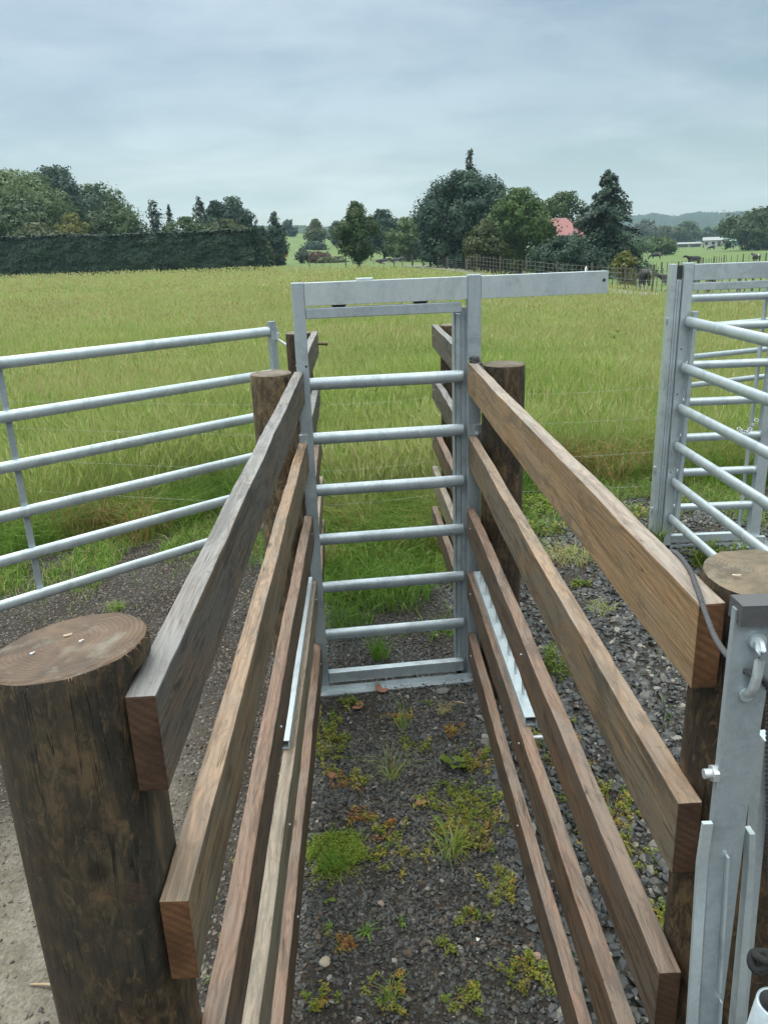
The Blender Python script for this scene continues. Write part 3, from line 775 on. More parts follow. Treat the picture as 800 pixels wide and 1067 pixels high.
# panel running toward the viewer on the right
pn = thing('rail_panel', 'galvanised six bar panel at the right edge running toward the viewer from the gate post', 'panel', (2.24, 5.56, 0))
ZP = [1.71, 1.39, 1.1, .82, .545, .262]
for i, z in enumerate(ZP):
    b = MB(); oval(b, (2.255, 5.585, z), (2.245, 2.9, z), .036, .022); drops(b, (2.25, 5.4, z), (2.25, 3.9, z), .003, 14, .037, 50 + i); b.build('rail', M_GALV2, pn, pn.location)
b = MB(); b.box((2.235, 2.84, .06), (2.28, 2.885, 1.76), 0, .003); b.build('stile', M_GALV2, pn, pn.location)
b = MB(); b.box((2.279, 5.545, .22), (2.305, 5.592, 1.765), 0, .003); st = b.build('stile', M_GALV2, pn, pn.location)
b = MB(); b.tube([(2.292, 5.568, 1.766), (2.292, 5.568, 1.78)], .028, 12, smooth=False); b.build('end_cap', M_BOLT, st, pn.location)

# low panel beyond the right gate
pb = thing('rail_panel', 'galvanised panel of slender bars rising away behind the right hand gate', 'panel', (2.36, 5.75, 0))
for i, z in enumerate([1.655, 1.44, 1.233]):
    b = MB(); oval(b, (2.345, 5.74, z), (4.4, 6.52, z), .02, .016); b.build('rail', M_GALV2, pb, pb.location)
b = MB(); b.box((2.30, 5.725, .0), (2.344, 5.765, 1.7), 0, .003); b.build('stile', M_GALV, pb, pb.location)
b = MB(); b.box((4.4, 6.5, .0), (4.44, 6.54, 1.7), 0, .003); b.build('stile', M_GALV, pb, pb.location)

# swinging gate on the left
P1, P2 = Vector((-.675, 6.058, 0)), Vector((-2.1285, 4.762, 0)); D = (P2 - P1).normalized(); Nn = Vector((-D.y, D.x, 0))
if Nn.y < 0: Nn = -Nn                      # away from the viewer
lg = thing('swinging_gate', 'long galvanised six bar swinging gate cut off by the left edge', 'gate', tuple(P1))
for i, z in enumerate([1.705, 1.39, 1.088, .79, .512, .228]):
    b = MB(); a, c = P1 + D * .03, P1 + D * 3.3
    oval(b, (a.x, a.y, z), (c.x, c.y, z), .036, .024)
    drops(b, (a.x, a.y, z), (P2.x, P2.y, z), .0034, 26, .038, 80 + i)
    b.build('rail', M_GALV2, lg, lg.location)
def flat(p, w, d, z0, z1, along, nrm):
    a = p - along * w / 2; vs = []
    for s in (0, 1):
        for e in (0, 1):
            q = a + along * w * s + nrm * d * e
            vs += [(q.x, q.y, z0), (q.x, q.y, z1)]
    return vs, [(0, 1, 3, 2), (4, 6, 7, 5), (0, 4, 5, 1), (2, 3, 7, 6), (0, 2, 6, 4), (1, 5, 7, 3)]
b = MB(); b.add(*flat(P1 + D * .0 - Nn * .022, .05, .045, .2, 1.775, D, Nn)); b.build('stile', M_GALV, lg, lg.location)
b = MB(); b.add(*flat(P1 + D * 1.955 + Nn * .026, .038, .012, .2, 1.74, D, Nn)); b.build('brace', M_GALV, lg, lg.location)
b = MB(); b.add(*flat(P1 + D * 3.3 - Nn * .022, .05, .045, .2, 1.775, D, Nn)); b.build('stile', M_GALV, lg, lg.location)
b = MB(); h0 = P1 - D * .028
b.box((h0.x - .004, h0.y - .02, 1.655), (h0.x + .03, h0.y + .02, 1.69), 0, .003); b.tube([(h0.x + .012, h0.y, 1.64), (h0.x + .012, h0.y, 1.735)], .011, 8)
b.tube([(h0.x + .012, h0.y, 1.645), (-.5, 5.52, 1.645)], .009, 8); b.build('hinge', M_BOLT, lg, lg.location)

# wire fence across the end of the yards
wf = thing('wire_fence', 'thin plain wires strung between the end of the race and the long grass', 'fence', (-.45, 6.1, 0))
for z in (1.24, 1.02, .76, .5):
    for k, (p, q) in enumerate((((-5.5, 7.2), (-.47, 5.52)), ((-.47, 5.52), (.63, 5.73)), ((.63, 5.73), (2.13, 5.68)))):
        pts = [(p[0] + (q[0] - p[0]) * t, p[1] + (q[1] - p[1]) * t, z - .02 * math.sin(math.pi * t)) for t in np.linspace(0, 1, 9)]
        w = MB(); w.tube(pts, .0006, 4); w.build('wire', M_GALV2, wf, wf.location)

# square tubes lying on the fourth boards
def peg_bar():
    t = thing('steel_square_tube', 'galvanised square tube with a row of upright pegs lying along the right fourth board', 'steel tube', (.54, 3.1, .66), 'square steel tubes on the race boards')
    def hollow(x0, x1, y0, y1, z0, z1, w=.004):
        b = MB(); b.box((x0, y0, z1 - w), (x1, y1, z1), 0, .0012); b.box((x0, y0, z0), (x1, y1, z0 + w)); b.box((x0, y0, z0 + w), (x0 + w, y1, z1 - w)); b.box((x1 - w, y0, z0 + w), (x1, y1, z1 - w)); return b
    hollow(.519, .564, 2.435, 3.77, .6405, .676).build('tube', M_GALV2, t, t.location)
    for y in np.linspace(2.59, 3.63, 8):
        b = MB(); b.tube([(.543, y, .6765), (.543, y, .79)], .006, 8); b.build('peg', M_GALV2, t, t.location)
    b = MB(); b.tube([(.515, 2.42, .60), (.585, 2.42, .60)], .008, 8); b.build('bolt', M_BOLT, t, t.location)
    t2 = thing('steel_square_tube', 'plain galvanised square tube with an open dark end lying along the left fourth board', 'steel tube', (-.32, 3.0, .66), 'square steel tubes on the race boards')
    hollow(-.338, -.308, 2.33, 3.74, .663, .697).build('tube', M_GALV2, t2, t2.location)
peg_bar()

# pegs through the far left boards
pg = MB(); pg.tube([(-.31, 5.44, 1.67), (-.255, 5.46, 1.665)], .010, 8); pg.ico((-.25, 5.46, 1.665), .015, 1)
pg.build('peg', M_LOGTAN, flf, flf.location)

# ------------------------------------------------------------------ upright bar, straps and rope on the right
def taper(b, x0a, x1a, za, x0b, x1b, zb, y0, y1, mi=0):
    b.prism([(x0a, za), (x1a, za), (x1b, zb), (x0b, zb)], y0, y1, mi)
lv = thing('steel_latch_post', 'upright galvanised flat bar with grey rubber cap and rope eye, lower right corner', 'latch post', (.455, .85, 0))
b = MB()
b.prism([(.431, 1.862), (.484, 1.86), (.4785, 1.56), (.4790, 1.5), (.4835, 1.0), (.46, 1.0), (.434, 1.52)], .85, .860)
b.build('flat_bar', M_GALV, lv, lv.location)
b = MB(); b.prism([(.4335, 1.8445), (.486, 1.8425), (.486, 1.868), (.478, 1.871), (.4335, 1.8715)], .839, .872); b.build('rubber_cap', M_RUBBER, lv, lv.location)
b = MB(); taper(b, .4185, .4315, 1.556, .417, .4305, 1.49, .843, .8495); taper(b, .417, .4305, 1.49, .438, .4535, 1.0, .843, .8495)
b.build('side_strap', M_GALV2, lv, lv.location)
b = MB(); taper(b, .4815, .489, 1.537, .4855, .4945, 1.49, .842, .858); taper(b, .4855, .4945, 1.49, .508, .522, 1.0, .842, .858)
b.build('side_strap', M_GALV2, lv, lv.location)
b = MB(); b.prism([(.4555, 1.50), (.459, 1.50), (.4725, 1.26), (.469, 1.26)], .842, .8495); b.build('gusset', M_GALV2, lv, lv.location)
b = MB(); b.prism([(.474, 1.24), (.477, 1.24), (.487, 1.05), (.480, 1.05)], .843, .8495); b.build('gusset', M_GALV2, lv, lv.location)
b = MB()
b.tube([(.461, .852, 1.82), (.461, .842, 1.82), (.4605, .836, 1.813), (.4597, .834, 1.80), (.459, .834, 1.783), (.458, .835, 1.767), (.457, .839, 1.754), (.456, .851, 1.746)], .0062, 12)
b.tube([(.461, .8495, 1.82), (.461, .844, 1.82)], .0105, 14); b.tube([(.456, .8495, 1.746), (.456, .8455, 1.746)], .009, 14)
b.build('rope_eye', M_GALV2, lv, lv.location)
b = MB(); b.tube([(.4175, .856, 1.625), (.428, .856, 1.625)], .0065, 10); b.tube([(.4275, .856, 1.625), (.4345, .856, 1.625)], .0115, 6, smooth=False); b.build('bolt', M_BOLT, lv, lv.location)
# flat bar further right and the open pipe
b = MB(); b.prism([(.503, 1.657), (.515, 1.657), (.538, 1.10), (.523, 1.10)], .875, .90)
tag(b.build('steel_flat_bar', M_GALV2, None, (.51, .88, 1.1)), 'plain narrow steel strip standing right of the capped bar', 'steel bar')
def pipe():
    b = MB(); c = at(806, 1045, Y=.74); ax = (F_ * .45 + U_ * -.9); ax = Vector(ax).normalized(); c = Vector(c)
    n = 28; e1 = ax.cross(Vector((0, 1, 0))).normalized(); e2 = ax.cross(e1).normalized(); vs = []
    for rr, d in ((.021, 0), (.0175, 0.0), (.0175, .35), (.021, .35)):
        for j in range(n):
            a = 2 * math.pi * j / n; vs.append(c + (e1 * math.cos(a) + e2 * math.sin(a)) * rr + ax * d)
    fs = [[i * n + j, i * n + (j + 1) % n, (i + 1) % 4 * n + (j + 1) % n, (i + 1) % 4 * n + j] for i in (0, 1, 3) for j in range(n)]
    b.add(vs, fs, 0, True); b.m[n:2 * n] = [1] * n
    tag(b.build('steel_pipe', [M_GALV, M_DARKSTEEL], None, tuple(c)), 'open end of a galvanised pipe poking in at the bottom right corner', 'pipe')
    # knot sitting on its rim
    k = MB(); kc = Vector(at(790, 1001, Y=.765))
    for s in range(3):
        pts = []
        for a in np.linspace(0, 2 * math.pi, 20):
            pts.append(kc + Vector((math.cos(a) * .010 + .002 * s, math.sin(a) * .007 * (1 if s != 1 else -1), math.sin(a + s * 2.1) * .009 + .002 * (s - 1))))
        k.tube(pts, .0052, 8, cap=False)
    k.tube([kc + Vector((.003, .003, .005)), kc + Vector((.022, .005, -.004)), kc + Vector((.05, .01, -.03))], .0052, 8)
    tag(k.build('rope_knot', plain('black_cord', (.012, .012, .013), .9, 0, .3, 80), None, tuple(kc)), 'black knotted cord sitting on the rim of the pipe', 'knot')
pipe()

def catmull(P, n):
    P = [Vector(p) for p in P]; P = [P[0] * 2 - P[1]] + P + [P[-1] * 2 - P[-2]]; out = []
    for i in range(1, len(P) - 2):
        for k in range(n):
            t = k / n; a, b_, c, d = P[i - 1:i + 3]
            out.append(.5 * ((2 * b_) + (c - a) * t + (2 * a - 5 * b_ + 4 * c - d) * t * t + (3 * b_ - a - 3 * c + d) * t ** 3))
    out.append(P[-2]); return out
def rope(b, ctrl, r, n=14, pitch=.026):
    path = catmull(ctrl, n); L = 0; prev = None; N = None
    strands = [[], [], []]
    for i, p in enumerate(path):
        t = (path[min(i + 1, len(path) - 1)] - path[max(i - 1, 0)]).normalized()
        if N is None: N = t.orthogonal().normalized()
        N = (N - t * N.dot(t)).normalized(); Bn = t.cross(N)
        if prev is not None: L += (p - prev).length
        prev = p
        for s in range(3):
            a = 2 * math.pi * (L / pitch + s / 3); strands[s].append(p + (N * math.cos(a) + Bn * math.sin(a)) * r * .5)
    for s in strands: b.tube(s, r * .58, 6)
rp = MB()
rope(rp, [(.548, 1.42, 1.70), (.548, 1.33, 1.742), at(717, 592, Z=1.7492), at(724, 608, Z=1.7492), at(730, 625, Z=1.7492), at(732.5, 633, Y=1.094), at(745, 665, Y=.99), at(762, 688, Y=.895), at(780, 701, Y=.8435), at(793, 706, Y=.843), at(800, 718, Y=.852), at(801, 745, Y=.865), at(800, 830, Y=.868), at(803, 1000, Y=.868)], .0042, 40, .022)
rope(rp, [(.548, 1.42, 1.70), (.553, 2.2, 1.66), (.553, 3.1, 1.68), (.548, 3.72, 1.735)], .0042, 60, .022)
tag(rp.build('rope', M_ROPE, None, (.5, 1.1, 1.7)), 'dark grey twisted rope draped over the tan top board and through the steel eye', 'rope')
kn = MB(); kc = Vector((.522, 3.79, 1.757))
for s in range(3):
    kn.tube([kc + Vector((math.cos(a) * .018, math.sin(a) * .012, .010 * math.sin(a + 2 * s))) for a in np.linspace(0, 6.283, 16)], .007, 7, cap=False)
kn.tube([kc, kc + Vector((.022, -.01, .004)), kc + Vector((.03, -.04, -.02))], .006, 7)
tag(kn.build('rope_knot', M_ROPE, None, tuple(kc)), 'dark rope knot tied where the right top board meets the sliding gate frame', 'knot')
# ------------------------------------------------------------------ trees
def stops(dark, mid, light): return [(0, dark), (.5, mid), (1, light)]
LM = {
 'dark':  leafmat('dark_evergreen_leaf', stops((.014, .034, .022), (.026, .056, .035), (.045, .088, .05)), .6, .15),
 'pine':  leafmat('pine_needle', stops((.016, .034, .022), (.028, .054, .034), (.046, .078, .044)), .6, .12),
 'mid':   leafmat('broad_leaf', stops((.022, .043, .012), (.042, .075, .02), (.07, .112, .03)), .55, .25),
 'bright': leafmat('bright_broad_leaf', stops((.034, .066, .018), (.064, .112, .03), (.1, .16, .045)), .55, .25),
 'olive': leafmat('olive_leaf', stops((.035, .05, .016), (.062, .08, .026), (.09, .108, .04)), .55, .25),
 'willow': leafmat('willow_leaf', stops((.05, .085, .028), (.088, .132, .046), (.13, .18, .07)), .55, .3),
 'yellow': leafmat('yellow_green_leaf', stops((.08, .095, .018), (.13, .14, .03), (.19, .18, .045)), .55, .3),
 'hedge': leafmat('hedge_leaf', stops((.009, .025, .014), (.016, .038, .021), (.028, .058, .031)), .6, .1),
 'red':   leafmat('red_brown_leaf', stops((.05, .028, .022), (.085, .045, .033), (.11, .07, .045)), .6, .2),
 'grey':  leafmat('grey_green_leaf', stops((.05, .065, .045), (.075, .095, .065), (.1, .12, .085)), .6, .2),
 'orange': leafmat('orange_flower', stops((.08, .09, .02), (.5, .2, .03), (.6, .26, .04)), .6, .2),
}
M_BARK = logwood('tree_bark', (.06, .05, .04), (.1, .085, .07), (.025, .021, .018))

def leaf_cloud(P, N, size, tint, r):
    """one small pointed leaf-spray face per point"""
    n = len(P)
    N = N + r.normal(0, .3, (n, 3)); N /= np.linalg.norm(N, axis=1)[:, None] + 1e-9
    A_ = r.normal(0, 1, (n, 3)); A_ -= N * (A_ * N).sum(1)[:, None]; A_ /= np.linalg.norm(A_, axis=1)[:, None] + 1e-9
    B_ = np.cross(N, A_); s = (size * (.6 + .8 * r.random(n)))[:, None]
    V = np.stack([P - A_ * s, P + B_ * s * .55 - A_ * s * .1, P + A_ * s, P - B_ * s * .5 + A_ * s * .15], 1)
    return V.reshape(-1, 3), (np.arange(n) * 4)[:, None] + np.arange(4), np.repeat(np.clip(tint, 0, 1), 4)

_b = bmesh.new(); bmesh.ops.create_icosphere(_b, subdivisions=2, radius=1.0); _b.verts.index_update()
ICO = (np.array([v.co[:] for v in _b.verts]), np.array([[v.index for v in f.verts] for f in _b.faces])); _b.free()
PROFILE = {
 'round': lambda t: np.sqrt(np.clip(1 - (2 * t - 1.0) ** 2, 0, 1)) * .92 + .08,
 'dome':  lambda t: np.clip(1.12 * np.sqrt(np.clip(1 - t ** 3.4, 0, 1)) * (.78 + .42 * np.minimum(t * 3, 1)) / 1.15, .05, 1),
 'cone':  lambda t: np.clip((1 - t) ** .85, .03, 1) * (.55 + .45 * np.minimum(t * 6, 1)),
 'egg':   lambda t: np.clip(np.sin(np.pi * np.clip(t, 0, 1) ** .75) ** .7, .06, 1),
 'column': lambda t: np.clip((1 - t ** 5) * (.7 + .3 * np.minimum(t * 5, 1)), .08, 1),
}
def tree(name, label, u, dist, vtop, wpx, prof='round', mat='mid', trunk=.12, lobes=46, seed=1, leaf_px=1.15, dens=2.0, group=None, flat=1.0, lobe=.2, vbase=None, cat='tree', trunk_r=None, depth=1.0, gap=.0):
    r = np.random.default_rng(seed)
    x, y = spot(u, dist); z0 = gz(x, y) if vbase is None else top_z(u, vbase, dist)
    px = dist / F_PX
    h = top_z(u, vtop, dist) - z0; w = wpx * px * 1.1; cz = h * trunk; ch = h - cz
    root = thing(name, label, cat, (x, y, z0), group)
    # lobes through the crown
    L = lobes; t = r.random(L) ** .9; th = r.random(L) * 2 * np.pi
    rad = PROFILE[prof](t) * w / 2
    q = np.sqrt(r.random(L)) * .25 + .72
    lr = w * lobe * (.65 + .7 * r.random(L)) * (.55 + .45 * PROFILE[prof](t))
    rr_ = np.maximum(rad * q - lr * .55, 0)
    c = np.stack([np.cos(th) * rr_, np.sin(th) * rr_ * depth, cz + t * ch * .97 - lr * .45 * (t > .5)], -1)
    # a spine of lobes so that the middle is filled
    k = max(5, L // 6); ts = np.linspace(.06, .93, k)
    c = np.concatenate([c, np.stack([r.normal(0, w * .03, k), r.normal(0, w * .03, k), cz + ts * ch], -1)])
    lr = np.concatenate([lr, np.maximum(PROFILE[prof](ts) * w * .5 * .72, w * .05)])
    lr[-k:] = np.minimum(lr[-k:], ch * .2)
    ltint = np.clip(r.normal(.5, .2, len(c)), .05, .95)
    area = (wpx * h / px * .75); n = int(area * dens / (leaf_px ** 2) * 1.9)
    n = int(np.clip(n, 400, 44000))
    wgt = lr ** 2 / (lr ** 2).sum(); ids = r.choice(len(c), n, p=wgt)
    d = r.normal(0, 1, (n, 3)); d[:, 2] = d[:, 2] * .9 + .18; d /= np.linalg.norm(d, axis=1)[:, None]
    f = 1 - .34 * r.random(n) ** 1.8 + .1 * r.normal(0, 1, n) * (r.random(n) < .25)
    P = c[ids] + d * (lr[ids] * f)[:, None] * np.array([1, 1, flat])
    P[:, 2] = np.maximum(P[:, 2], cz * .55 + .02 * h * r.random(n))
    P[:, 2] = np.minimum(P[:, 2], h * (1 + .012 * r.normal(0, 1, n)))
    if gap:
        kp = (snoise(P[:, 0] + P[:, 1] * .6, P[:, 2] + 50, 7 / w, seed) > gap); P, d, ids = P[kp], d[kp], ids[kp]; n = len(P)
    V, Q, T = leaf_cloud(P, d, np.full(n, leaf_px * px * 1.25), ltint[ids] + r.normal(0, .1, n), r)
    # inner twig mass of every lobe, so that the crown is not see-through
    if not gap:
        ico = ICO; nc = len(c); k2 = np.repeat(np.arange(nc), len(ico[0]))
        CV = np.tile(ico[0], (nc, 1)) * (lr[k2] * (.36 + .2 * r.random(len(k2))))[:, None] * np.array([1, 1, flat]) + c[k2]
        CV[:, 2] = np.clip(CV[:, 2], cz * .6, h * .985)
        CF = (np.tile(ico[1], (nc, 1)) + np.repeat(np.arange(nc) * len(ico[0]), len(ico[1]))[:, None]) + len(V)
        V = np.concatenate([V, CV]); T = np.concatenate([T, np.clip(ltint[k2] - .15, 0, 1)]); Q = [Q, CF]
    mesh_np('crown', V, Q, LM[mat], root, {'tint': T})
    b = MB(); tr = trunk_r or max(w * .035, .06)
    b.tube([(0, 0, -.3), (0, 0, h * .05), (w * .01, 0, cz + ch * .25), (0, w * .01, cz + ch * .55), (0, 0, cz + ch * .85)], [tr * 1.35, tr, tr * .75, tr * .45, tr * .12], 8)
    for j in r.choice(len(c) - k, min(9, len(c) - k), replace=False):
        e = c[j]; s0 = max(cz * .8, e[2] - w * .35); s0 = min(s0, h * .7)
        b.tube([(0, 0, s0), (e[0] * .5, e[1] * .5, s0 + (e[2] - s0) * .6), tuple(e)], [tr * .42, tr * .26, tr * .06], 6)
    b.build('trunk', M_BARK, root)
    return root

def conifer(name, label, u, dist, vtop, wpx, mat='pine', seed=1, levels=16, droop=.25, dens=1.0, group=None, leaf_px=1.3, trunk=.06, vbase=None, taper=.9, spread=1.0, ragged=.25):
    """whorls of drooping boughs around a straight stem"""
    r = np.random.default_rng(seed)
    x, y = spot(u, dist); z0 = gz(x, y) if vbase is None else top_z(u, vbase, dist)
    px = dist / F_PX; h = top_z(u, vtop, dist) - z0; w = wpx * px
    root = thing(name, label, 'tree', (x, y, z0), group)
    P, D, T = [], [], []; b = MB(); tr = max(w * .03, .05)
    b.tube([(0, 0, -.3), (0, 0, h * .5), (0, 0, h * .99)], [tr * 1.2, tr * .7, tr * .1], 8)
    for i in range(levels):
        t = (i + .3) / levels; z = h * (trunk + (1 - trunk) * t)
        R = w / 2 * (1 - t) ** taper * 1.05 + w * .03
        nb = int(6 + 5 * (1 - t))
        for k in range(nb):
            a = r.random() * 6.283; Rb = R * (1 - ragged + 2 * ragged * r.random() ** 1.3); tint = np.clip(r.normal(.5, .2), 0, 1)
            m = max(6, int(46 * dens * (Rb / (w / 2) + .12) * (wpx / 50) ** 1.2))
            s = r.random(m) ** .7
            side = r.normal(0, 1, m) * Rb * (.06 + .16 * s * (1 - s) * 2) * spread
            rad_ = s * Rb
            zz = z + Rb * (.16 * s - droop * s ** 2) + r.normal(0, h / levels * .38, m) - np.abs(side) * .18
            P.append(np.stack([np.cos(a) * rad_ - np.sin(a) * side, np.sin(a) * rad_ + np.cos(a) * side, zz], -1))
            D.append(np.stack([np.cos(a) * .5 + 0 * s, np.sin(a) * .5 + 0 * s, .8 + 0 * s], -1)); T.append(np.full(m, tint) + r.normal(0, .08, m))
            if k % 3 == 0: b.tube([(0, 0, z), (math.cos(a) * Rb * .8, math.sin(a) * Rb * .8, z + Rb * (.13 - droop * .64))], [tr * .25, tr * .06], 5)
    P = np.concatenate(P); D = np.concatenate(D); T = np.concatenate(T)
    P[:, 2] = np.clip(P[:, 2], .15, h)
    V, Q, T = leaf_cloud(P, D, np.full(len(P), leaf_px * px * 1.35), T, r)
    mesh_np('crown', V, Q, LM[mat], root, {'tint': T}); b.build('trunk', M_BARK, root)
    return root

GL = 'trees behind the clipped hedge'; GM = 'trees across the paddock'
tree('willow_tree', 'tall grey-green willow at the far left behind the hedge', 18, 126, 179, 112, 'dome', 'willow', seed=101, group=GL, lobes=70, lobe=.14, dens=2.3)
tree('broadleaf_tree', 'tallest dark round tree behind the left hedge', 70, 131, 175, 78, 'dome', 'dark', seed=102, group=GL, lobes=60, lobe=.15, dens=2.4)
tree('broadleaf_tree', 'dark tree sloping down right of the tallest one behind the hedge', 103, 134, 192, 74, 'dome', 'mid', seed=103, group=GL, lobes=50)
tree('broadleaf_tree', 'low mid-green tree ending the left tree mass beside small conifers', 122, 124, 211, 60, 'dome', 'mid', seed=104, group=GL)
tree('broadleaf_tree', 'yellow-green round tree standing out low in the left tree mass', 79, 112, 223, 34, 'dome', 'yellow', seed=105, group=GL, lobes=30)
tree('broadleaf_tree', 'broad olive bush just above the hedge top near the left edge', 42, 110, 233, 60, 'dome', 'olive', seed=106, group=GL, lobes=34)
tree('willow_tree', 'pale willow cut by the left edge behind the hedge', -30, 130, 176, 80, 'dome', 'willow', seed=108, group=GL, lobes=50)
tree('broadleaf_tree', 'mid-green tree low in front of the tall grey-green willow', 30, 118, 205, 64, 'dome', 'mid', seed=109, group=GL, lobes=44)
tree('broadleaf_tree', 'dark bushy tree low at the very left edge above the hedge', -2, 114, 222, 66, 'dome', 'mid', seed=107, group=GL, lobes=34)
conifer('conifer_tree', 'small pointed conifer first to the right of the left tree mass', 141, 130, 214, 24, 'pine', 111, 12, group=GL)
conifer('conifer_tree', 'ragged dark conifer with two jagged tips above the hedge', 166, 126, 209, 32, 'dark', 112, 10, droop=-.25, group=GL, taper=.55, ragged=.5)
conifer('conifer_tree', 'narrow pointed conifer close right of the ragged dark one', 181, 132, 213, 20, 'pine', 113, 12, group=GL)
tree('broadleaf_tree', 'low rounded green tree above the middle of the hedge', 196, 116, 227, 56, 'dome', 'mid', seed=114, group=GL, lobes=34)
conifer('conifer_tree', 'pale grey-green spruce with a thin spire above the hedge', 212, 124, 205, 38, 'grey', 115, 15, group=GL, dens=1.2)
tree('pine_tree', 'dark leaning pine with a flat crown above the hedge', 229, 128, 208, 30, 'egg', 'dark', trunk=.3, seed=116, group=GL, lobes=26, lobe=.2)
tree('pine_tree', 'tallest dark cloud-topped pine above the right half of the hedge', 245, 128, 206, 40, 'dome', 'dark', trunk=.2, seed=117, group=GL, lobes=36, lobe=.17)
tree('pine_tree', 'dark square-topped tree above the right end of the hedge', 254, 122, 216, 22, 'column', 'dark', seed=118, group=GL, lobes=34, lobe=.2)
tree('broadleaf_tree', 'rounded mid-green tree over the right end of the hedge', 238, 112, 229, 46, 'dome', 'olive', seed=119, group=GL, lobes=28)
tree('cypress_tree', 'dark columnar cypress standing free to the right of the hedge end', 288, 118, 219, 22, 'column', 'dark', trunk=.03, seed=120, lobes=44, lobe=.2)
tree('shrub', 'olive shrub against the right end of the hedge', 279, 100, 252, 12, 'round', 'olive', trunk=.02, seed=121, lobes=20, cat='shrub')
tree('shrub', 'small bright yellow shrub at the foot of the hedge corner', 273, 82, 263, 8, 'round', 'yellow', trunk=.02, seed=122, lobes=12, cat='shrub')
tree('shrub', 'orange flowering shrub on the lawn right of the dark cypress', 293, 128, 258, 14, 'round', 'orange', trunk=.02, seed=123, lobes=16, cat='shrub')
tree('shrub', 'grey-leaved round shrub left of the red-brown shrub', 314, 135, 259, 15, 'round', 'grey', trunk=.02, seed=124, lobes=18, cat='shrub')
tree('shrub', 'red-brown spreading shrub below the green rise', 331, 140, 262, 26, 'dome', 'red', trunk=.02, seed=125, lobes=24, cat='shrub')
tree('hedge_shrub', 'low dark shrub row in front of the red-brown shrub', 344, 132, 268, 36, 'dome', 'olive', trunk=.0, seed=126, lobes=24, cat='shrub')
tree('broadleaf_tree', 'round dark tree on the skyline of the green rise, leftmost', 303, 330, 229, 16, 'round', 'dark', seed=127, lobes=22, vbase=252)
tree('broadleaf_tree', 'two-tiered tree on the slope of the green rise', 330, 240, 228, 23, 'egg', 'olive', trunk=.2, seed=128, lobes=26, lobe=.22, vbase=262)
tree('broadleaf_tree', 'dark low thicket beneath the two-tiered tree on the rise', 326, 225, 252, 26, 'dome', 'dark', trunk=.0, seed=129, lobes=20, vbase=263)
tree('broadleaf_tree', 'dark tree peeping from behind the left of the lone tree', 352, 260, 231, 18, 'round', 'mid', seed=130, lobes=20, vbase=258)
tree('broadleaf_tree', 'lone tree with a clear trunk left of the gate top', 373, 84, 209, 44, 'egg', 'mid', trunk=.13, seed=131, lobes=56, lobe=.16, dens=2.0, trunk_r=.24)
tree('broadleaf_tree', 'dark tree right behind the lone tree', 400, 142, 219, 36, 'dome', 'dark', seed=132, group=GM, lobes=40)
tree('willow_tree', 'pale round willow between the lone tree and the big dark tree', 425, 122, 227, 42, 'dome', 'willow', seed=133, group=GM, lobes=50, lobe=.15, trunk=.04)
tree('broadleaf_tree', 'dark tree crown filling the gap left of the big dark tree', 444, 150, 222, 46, 'dome', 'pine', seed=134, group=GM, lobes=40)
tree('broadleaf_tree', 'big dark evergreen tree, the widest in the middle of the view', 485, 84, 179, 94, 'dome', 'dark', trunk=.03, seed=135, lobes=130, lobe=.13, dens=2.8, group=GM, trunk_r=.4)
conifer('poplar_tree', 'slender spire of a tree poking above the big dark evergreen', 490, 94, 156, 17, 'grey', 136, 24, droop=-.5, group=GM, taper=.4, dens=1.1)
tree('broadleaf_tree', 'bright mid-green rounded tree right of the big dark evergreen', 541, 76, 197, 68, 'dome', 'bright', trunk=.06, seed=137, lobes=90, lobe=.13, dens=2.4, group=GM)
tree('broadleaf_tree', 'olive feathery small tree between the dark evergreen and the mid-green tree', 505, 73, 228, 46, 'egg', 'olive', trunk=.04, seed=138, lobes=50, lobe=.14, dens=2.0, group=GM)
tree('broadleaf_tree', 'open-crowned tree behind the red roof', 586, 112, 201, 54, 'dome', 'mid', trunk=.1, seed=139, lobes=60, lobe=.14, group=GM, gap=.18)
tree('hedge_shrub', 'dark clipped bank of shrubs below the red roof', 588, 69, 246, 64, 'dome', 'dark', trunk=.0, seed=140, lobes=60, lobe=.13, dens=2.4, cat='shrub', flat=.9)
conifer('cedar_tree', 'shaggy dark cedar with drooping boughs right of the red roof', 631, 79, 178, 76, 'dark', 141, 26, droop=.42, dens=2.0, group=GM, taper=.78, ragged=.42, leaf_px=1.3, trunk=.1)
tree('shrub', 'olive shrub at the foot of the shaggy cedar', 652, 62, 262, 24, 'dome', 'yellow', trunk=.0, seed=142, lobes=24, cat='shrub')
tree('shrub', 'long bright green bank of bushes left of the sheds', 683, 190, 246, 40, 'dome', 'bright', trunk=.0, seed=143, lobes=44, lobe=.14, cat='shrub', vbase=265)
tree('broadleaf_tree', 'big rounded tree at the right edge above the green shed', 790, 235, 216, 66, 'dome', 'mid', trunk=.04, seed=144, lobes=90, lobe=.12, dens=2.2, vbase=260)
for i, (u, d, vt, w, p, m, vb, lab) in enumerate((
    (672, 420, 229, 22, 'round', 'grey', 254, 'pale round far tree just right of the cedar'),
    (690, 430, 236, 26, 'dome', 'olive', 254, 'low far tree above the bank of bushes'),
    (717, 430, 231, 24, 'dome', 'mid', 254, 'round far tree above the pale shed'),
    (736, 440, 237, 22, 'cone', 'dark', 254, 'dark pointed far tree behind the pale shed'),
    (752, 460, 236, 26, 'dome', 'mid', 254, 'far tree behind the gap between the two sheds'),
    (704, 450, 239, 20, 'dome', 'yellow', 254, 'yellowish far tree left of the pale shed'))):
    tree('broadleaf_tree', lab, u, d, vt, w, p, m, seed=150 + i, lobes=22, group='far trees round the sheds', vbase=vb)

